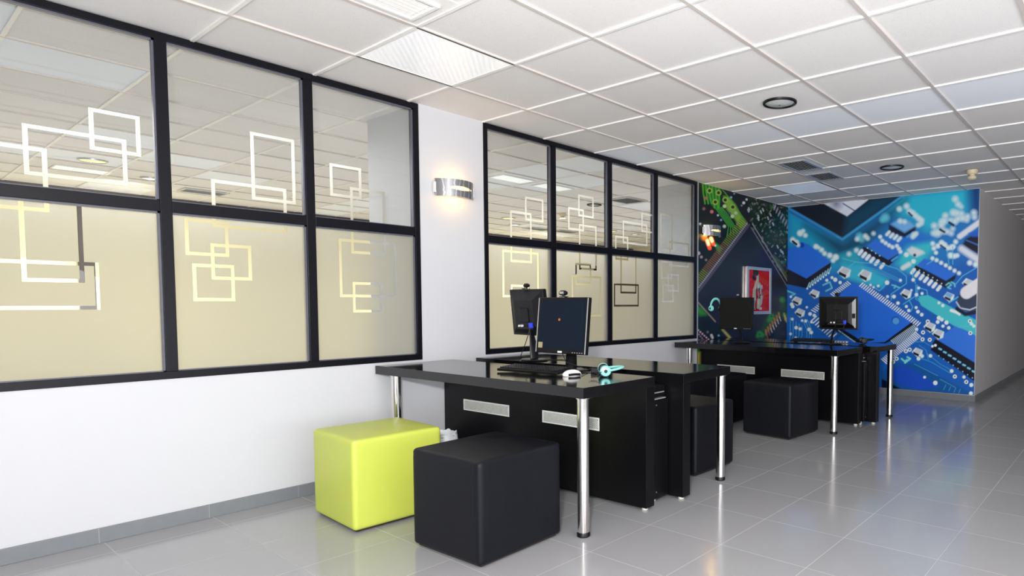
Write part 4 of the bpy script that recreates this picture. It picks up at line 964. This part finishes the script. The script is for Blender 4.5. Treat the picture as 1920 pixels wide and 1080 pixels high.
monitor(1.268, 2.545, 4.0, 6, 0.112, 'lit monitor with small orange icon on the front desk, screen towards the camera', lit=True, foot=(-.04, .13))
monitor(0.468, 3.010, 176, 6, 0.178, 'monitor turned away on the second desk, blue video plug on its back', foot=(-.06, 0.02))
monitor(0.640, 5.600, 2, 2, 0.140, 'dark switched-off monitor on the far pair of desks, in front of the green mural', foot=(.03, .06))
monitor(1.535, 6.120, 188, 4, 0.150, 'monitor seen from behind on the farthest desk, silver side panel, before the blue mural', silver=True, foot=(0.06, .05))
# silver side panel on the last monitor's back
def silver_panel():
    e = [o for o in bpy.data.objects if o.get('label', '').startswith('monitor seen from behind on the farthest')][0]
    T = Matrix.Translation((0, 0, .150)) @ Matrix.Rotation(R(-4), 4, 'X')
    q = MB(); y = .0165
    q.prism([(-.178, .02), (-.178, .312), (-.172, .312), (-.118, .245), (-.118, .10), (-.168, .02)], y, y + .016, 'y', T); q.build('side_panel', 'silver', e, bevel=.002)
    q = MB(); q.box((-.176, y + .014, .118), (-.145, y + .022, .165), T); q.build('port_cover', 'black_plastic', e)
silver_panel()

def webcam(x, y, z, rz, label, face=-1):
    e = empty('webcam', (x, y, z), R(rz), label, 'webcam')
    q = MB(); pts = []
    q.tube([(-.026, 0, .024), (-.014, 0, .026), (.014, 0, .026), (.026, 0, .024)], [.010, .015, .015, .010], 16); q.build('body', 'black_plastic', e)
    q = MB(); q.tube([(-.014, -.011, .026), (.014, -.011, .026)], .0085, 14); q.build('face_plate', 'silver', e)
    q = MB(); q.box((-.016, -.018, 0.002), (.016, .030, .006)); q.box((-.010, .024, -.02), (.010, .029, .006)); q.tube([(0, 0, .004), (0, 0, .014)], .007, 10); q.build('clip', 'black_plastic', e)
    q = MB(); q.tube([(0, .012, .024), (-.02, .05, -.02), (.01, .06, -.12), (-.03, .07, -.2)], .002, 6); q.build('cable', 'cable', e)
webcam(1.245, 2.585, 1.1935, 8, 'webcam clipped on top of the lit front monitor')
webcam(0.46, 2.975, 1.2585, 176, 'webcam clipped on the monitor seen from behind on the second desk')
webcam(0.66, 5.610, 1.2215, 2, 'small webcam on top of the switched-off monitor')
webcam(1.53, 6.095, 1.2305, 188, 'webcam on top of the farthest monitor')

# ---------------------------------------------------------------- keyboards, mice, headsets
def keyboard(x, y, rz, label):
    e = empty('keyboard', (x, y, .750), R(rz), label, 'keyboard', 'black keyboards')
    T = Matrix.Translation((0, 0, .0065)) @ Matrix.Rotation(R(4), 4, 'X')
    q = MB(); q.box((-.225, -.08, .004), (.225, .08, .020), T); q.build('body', 'black_plastic', e, bevel=.005)
    q = MB()
    for j in range(6):
        nk = 21 if j else 17
        for i in range(21):
            if j == 0 and 4 <= i <= 8: continue
            X = -.212 + i * .0202; Y = -.066 + j * .0225
            if i in (15, 19) and False: continue
            q.box((X, Y, .020), (X + .0165, Y + .017, .0275), T)
    q.box((-.128, -.066, .020), (-.03, -.049, .0275), T)
    q.build('keys', 'dark_plastic', e, bevel=.0015, seg=1)
    for sx in (-.2, .2):
        q = MB(); q.box((sx - .02, .055, .0), (sx + .02, .062, .012)); q.build('foot', 'black_plastic', e)
    q = MB(); q.tube([(0, .082, .016), (.03, .14, .006), (-.03, .20, .004)], .0025, 6); q.build('cable', 'cable', e)
    return e
keyboard(1.130, 2.465, 9.0, 'black keyboard on the front desk before the lit monitor')
keyboard(1.20, 6.245, 8.0, 'black keyboard on the farthest desk beside the monitor')
def mouse(x, y, rz, top, label):
    e = empty('computer_mouse', (x, y, .750), R(rz), label, 'mouse')
    bm = bmesh.new(); bmesh.ops.create_uvsphere(bm, u_segments=28, v_segments=16, radius=1)
    for v in bm.verts:
        z = max(v.co.z, -.25); v.co = Vector((v.co.x * .032 * (1 - .12 * v.co.y), v.co.y * .056, (z + .25) * .029))
    me = bpy.data.meshes.new('shell'); bm.to_mesh(me); bm.free()
    for p in me.polygons: p.use_smooth = True
    o = bpy.data.objects.new('shell', me); C.objects.link(o); o.parent = e; me.materials.append(M[top])
    q = MB(); q.tube([(0, .020, .034), (0, .036, .030)], .004, 10); q.build('wheel', 'black_plastic', e)
    q = MB(); q.tube([(.031, -.035, .010), (.0335, 0, .012), (.030, .035, .010)], .007, 8); q.build('side_grip', 'black_plastic', e)
    q = MB(); q.tube([(0, .054, .010), (-.03, .09, .004), (-.10, .15, .004)], .002, 6); q.build('cable', 'cable', e)
mouse(1.428, 2.475, -20, 'white_plastic', 'white topped computer mouse on the front desk beside the keyboard')
def headset(x, y, z, rz, label, stand=False, hm='teal'):
    e = empty('headset', (x, y, z), R(rz), label, 'headset')
    T = Matrix.Rotation(R(82), 4, 'X') if not stand else Matrix.Identity(4)
    def arc(n=24): return [(.078 * math.cos(PI * i / n), 0, .078 * math.sin(PI * i / n) * 1.15) for i in range(n + 1)]
    lift = Matrix.Translation((0, 0, .034 if not stand else 0)) @ T
    q = MB(); q.tube(arc(), .007, 10, T=lift, flat=1.8); q.build('headband', hm, e)
    for s_ in (-1, 1):
        q = MB(); A = lift @ Matrix.Translation((s_ * .074, 0, -.012)) @ Matrix.Rotation(R(90), 4, 'Y')
        q.lathe([(.030, -.011), (.032, 0), (.026, .011), (.012, .014)] if s_ > 0 else [(.012, -.014), (.026, -.011), (.032, 0), (.030, .011)], n=28, T=A); cup = q.build('ear_cup', hm, e)
        q = MB(); q.lathe([(.024, -.020), (.029, -.016), (.029, -.010)] if s_ > 0 else [(.029, .010), (.029, .016), (.024, .020)], n=24, T=A); q.build('ear_pad', 'black_plastic', cup)
        q = MB(); q.lathe([(.010, .0125), (.010, .0165)] if s_ > 0 else [(.010, -.0165), (.010, -.0125)], n=16, T=A); q.build('hub', 'black_plastic', cup)
    q = MB(); q.tube([(.078, .004, -.02), (.070, .012, -.07), (.03, .014, -.095)], .0025, 8, T=lift); q.build('microphone_boom', 'black_plastic', e)
    q = MB(); q.tube([(-.078, 0, -.03), (-.12, .0, -.05), (-.14, -.012, -.07), (-.15, -.014, -.10)], .002, 6, T=lift); q.build('cable', 'cable', e)
    return e
headset(1.575, 2.60, .752, 138, 'teal headset lying on the right end of the front desk')
headset(0.405, 5.575, 1.12, 80, 'teal headset hung on the left corner of the switched-off monitor', stand=True)
headset(1.74, 6.30, .752, 120, 'black headset lying on the farthest desk right of the monitor', hm='dark_plastic')
# network switch on the farthest desk
e = empty('network_switch', (1.50, 6.30, .750), R(10), 'small silver box on the farthest desk below the monitor', 'electronic box')
q = MB(); q.box((-.065, -.04, 0.002), (.065, .04, .022)); q.build('housing', 'silver', e, bevel=.003)
q = MB()
for k in range(4): q.box((-.05 + k * .028, -.0408, .007), (-.032 + k * .028, -.039, .017))
q.build('ports', 'hole', e)
# loose cables behind the front keyboard
def cable(pts, label, r=.0028):
    q = MB(); P = [Vector(p) for p in pts]; out = []
    for i in range(len(P) - 1):
        p0, p1, p2, p3 = P[max(i - 1, 0)], P[i], P[i + 1], P[min(i + 2, len(P) - 1)]
        for k in range(8):
            t = k / 8
            out.append(0.5 * ((2 * p1) + (p2 - p0) * t + (2 * p0 - 5 * p1 + 4 * p2 - p3) * t * t + (3 * p1 - p0 - 3 * p2 + p3) * t ** 3))
    out.append(P[-1]); q.tube(out, r, 8)
    tag(q.build('loose_cable', 'cable'), label, 'cable')
cable([(1.36, 2.66, .7535), (1.37, 2.62, .7535), (1.40, 2.66, .7535), (1.49, 2.62, .7535), (1.53, 2.70, .7535)], 'black lead curling on the front desk between monitor foot and headset')
cable([(0.95, 2.62, .7535), (1.02, 2.68, .7535), (1.10, 2.62, .7535), (1.06, 2.70, .7535)], 'short black lead behind the front keyboard, left of the monitor foot')
cable([(0.40, 3.10, .7535), (0.55, 3.05, .7535), (0.68, 3.12, .7535), (0.80, 3.05, .7535)], 'black lead lying on the second desk below the turned monitor')
e = empty('power_adapter', (1.435, 2.665, .750), R(30), 'small dark adapter with white tip beside the monitor foot on the front desk', 'adapter')
q = MB(); q.box((-.03, -.016, 0), (.03, .016, .024)); q.build('case', 'dark_plastic', e, bevel=.004)
q = MB(); q.box((.03, -.007, .006), (.046, .007, .018)); q.build('plug', 'white_plastic', e)

# ---------------------------------------------------------------- fire hose cabinet on the green mural
Y0c, Y1c, Z0c, Z1c, DX = 6.868, 7.525, 1.02, 1.628, 0.038
e = empty('fire_hose_cabinet', (0.0042, (Y0c + Y1c) / 2, Z0c), 0, 'chrome framed red fire hose cabinet on the dark chip of the green mural', 'fire cabinet')
hw = (Y1c - Y0c) / 2; hz = Z1c - Z0c; f = 0.052
q = MB(); q.box((0, -hw + .004, .004), (.004, hw - .004, hz - .004)); q.build('back_plate', 'red', e)
q = MB(); t_ = .003
for a, b in (((.004, -hw + .004, .004), (DX - .006, -hw + .004 + t_, hz - .004)), ((.004, hw - .004 - t_, .004), (DX - .006, hw - .004, hz - .004)), ((.004, -hw + .008, .004), (DX - .006, hw - .008, .007)), ((.004, -hw + .008, hz - .007), (DX - .006, hw - .008, hz - .004))): q.box(a, b)
q.build('side_walls', 'chrome', e)
q = MB()
for a, b in (((DX - .008, -hw, 0), (DX, -hw + f, hz)), ((DX - .008, hw - f, 0), (DX, hw, hz)), ((DX - .008, -hw + f, 0), (DX, hw - f, f * .8)), ((DX - .008, -hw + f, hz - f * .8), (DX, hw - f, hz))): q.box(a, b)
q.build('door_frame', 'frame_alu', e, bevel=.003)
q = MB(); q.add([(DX - .005, -hw + f, f * .8), (DX - .005, hw - f, f * .8), (DX - .005, hw - f, hz - f * .8), (DX - .005, -hw + f, hz - f * .8)], [(0, 1, 2, 3)]); q.build('door_glass', 'glass_matt', e)
q = MB(); q.lathe([(.013, 0), (.013, .012), (.005, .016)], n=20, T=Matrix.Translation((DX, hw - f / 2, hz * .5)) @ Matrix.Rotation(R(90), 4, 'Y')); q.build('latch', 'chrome', e)
q = MB()
q.tube([(.05, -.14, .50), (.055, -.12, .47), (.05, -.09, .46)], .028, 14); q.build('valve', 'black_plastic', e).scale = (.34, 1, 1)
q = MB(); q.tube([(.05, -.12, .53), (.05, -.07, .535), (.05, -.02, .53)], .035, 14); q.build('hand_wheel', 'black_plastic', e).scale = (.34, 1, 1)
q = MB()
q.tube([(.05, -.02, .52), (.052, -.02, .46), (.052, -.03, .40)], [.03, .034, .05], 14, flat=.7)
q.tube([(.05, -.05, .42), (.05, -.10, .32), (.05, -.115, .18), (.05, -.10, .06)], [.035, .055, .055, .045], 16, flat=.5)
q.tube([(.055, -.02, .42), (.055, .00, .34), (.055, .01, .20), (.055, -.01, .07)], [.04, .06, .06, .05], 16, flat=.5)
q.tube([(.05, .02, .41), (.05, .075, .34), (.05, .095, .24), (.05, .07, .14), (.05, .03, .10)], [.03, .05, .05, .045, .03], 16, flat=.5)
q.build('folded_hose', 'canvas', e).scale = (.34, 1, 1)
q = MB(); q.tube([(.086, -.04, .30), (.088, -.02, .20), (.088, .02, .14), (.088, .06, .17), (.086, .075, .26)], .005, 8); q.tube([(.084, .04, .33), (.084, .035, .26)], .012, 10); q.build('nozzle_cord', 'grille_dark', e).scale = (.36, 1, 1)
q = MB(); q.tube([(.05, .09, .38), (.05, .105, .33)], .014, 12); q.tube([(.05, .03, .075), (.05, .09, .075)], .018, 12); q.build('nozzle', 'white_plastic', e).scale = (.36, 1, 1)

# ---------------------------------------------------------------- office behind the windows: a few upright things glimpsed through the clear strips
tag((lambda q: (q.box((-6.199, 1.76, 0), (-6.12, 1.90, 2.444)), q.build('trim_7', 'dark_cove', bevel=.004))[1])(MB()), kind='structure')
e = empty('wall_shelf', (-6.2, 10.35, 1.96), 0, 'dark shelf high on the office wall, glimpsed through the clear squares of the far window', 'shelf')
q = MB(); q.box((0.001, -.45, 0), (.26, .45, .05)); q.build('board', 'dark_cove', e, bevel=.003)
for sy in (-.3, .3):
    q = MB(); q.prism([(0.001, 0.0), (.22, 0.0), (0.001, -.16)], sy - .01, sy + .01, 'y'); q.build('bracket', 'dark_cove', e)
e = empty('storage_cupboard', (-5.9, 11.55, 0), 0, 'tall dark cupboard at the end of the office, glimpsed through the clear squares', 'cupboard')
q = MB(); q.box((-.28, -.44, 0.06), (.26, .44, 1.62)); q.build('carcass', 'dark_cove', e, bevel=.004)
q = MB(); q.box((-.26, -.42, 0.0), (.22, .42, .06)); q.build('plinth', 'black_wood', e)
for sy in (-1, 1):
    q = MB(); q.box((.262, min(sy * .002, sy * .438), .07), (.28, max(sy * .002, sy * .438), 1.61)); d = q.build('door', 'dark_cove', e, bevel=.003)
    q = MB(); q.tube([(.30, sy * .04, .80), (.30, sy * .04, .95)], .006, 8); q.build('handle', 'chrome', d)
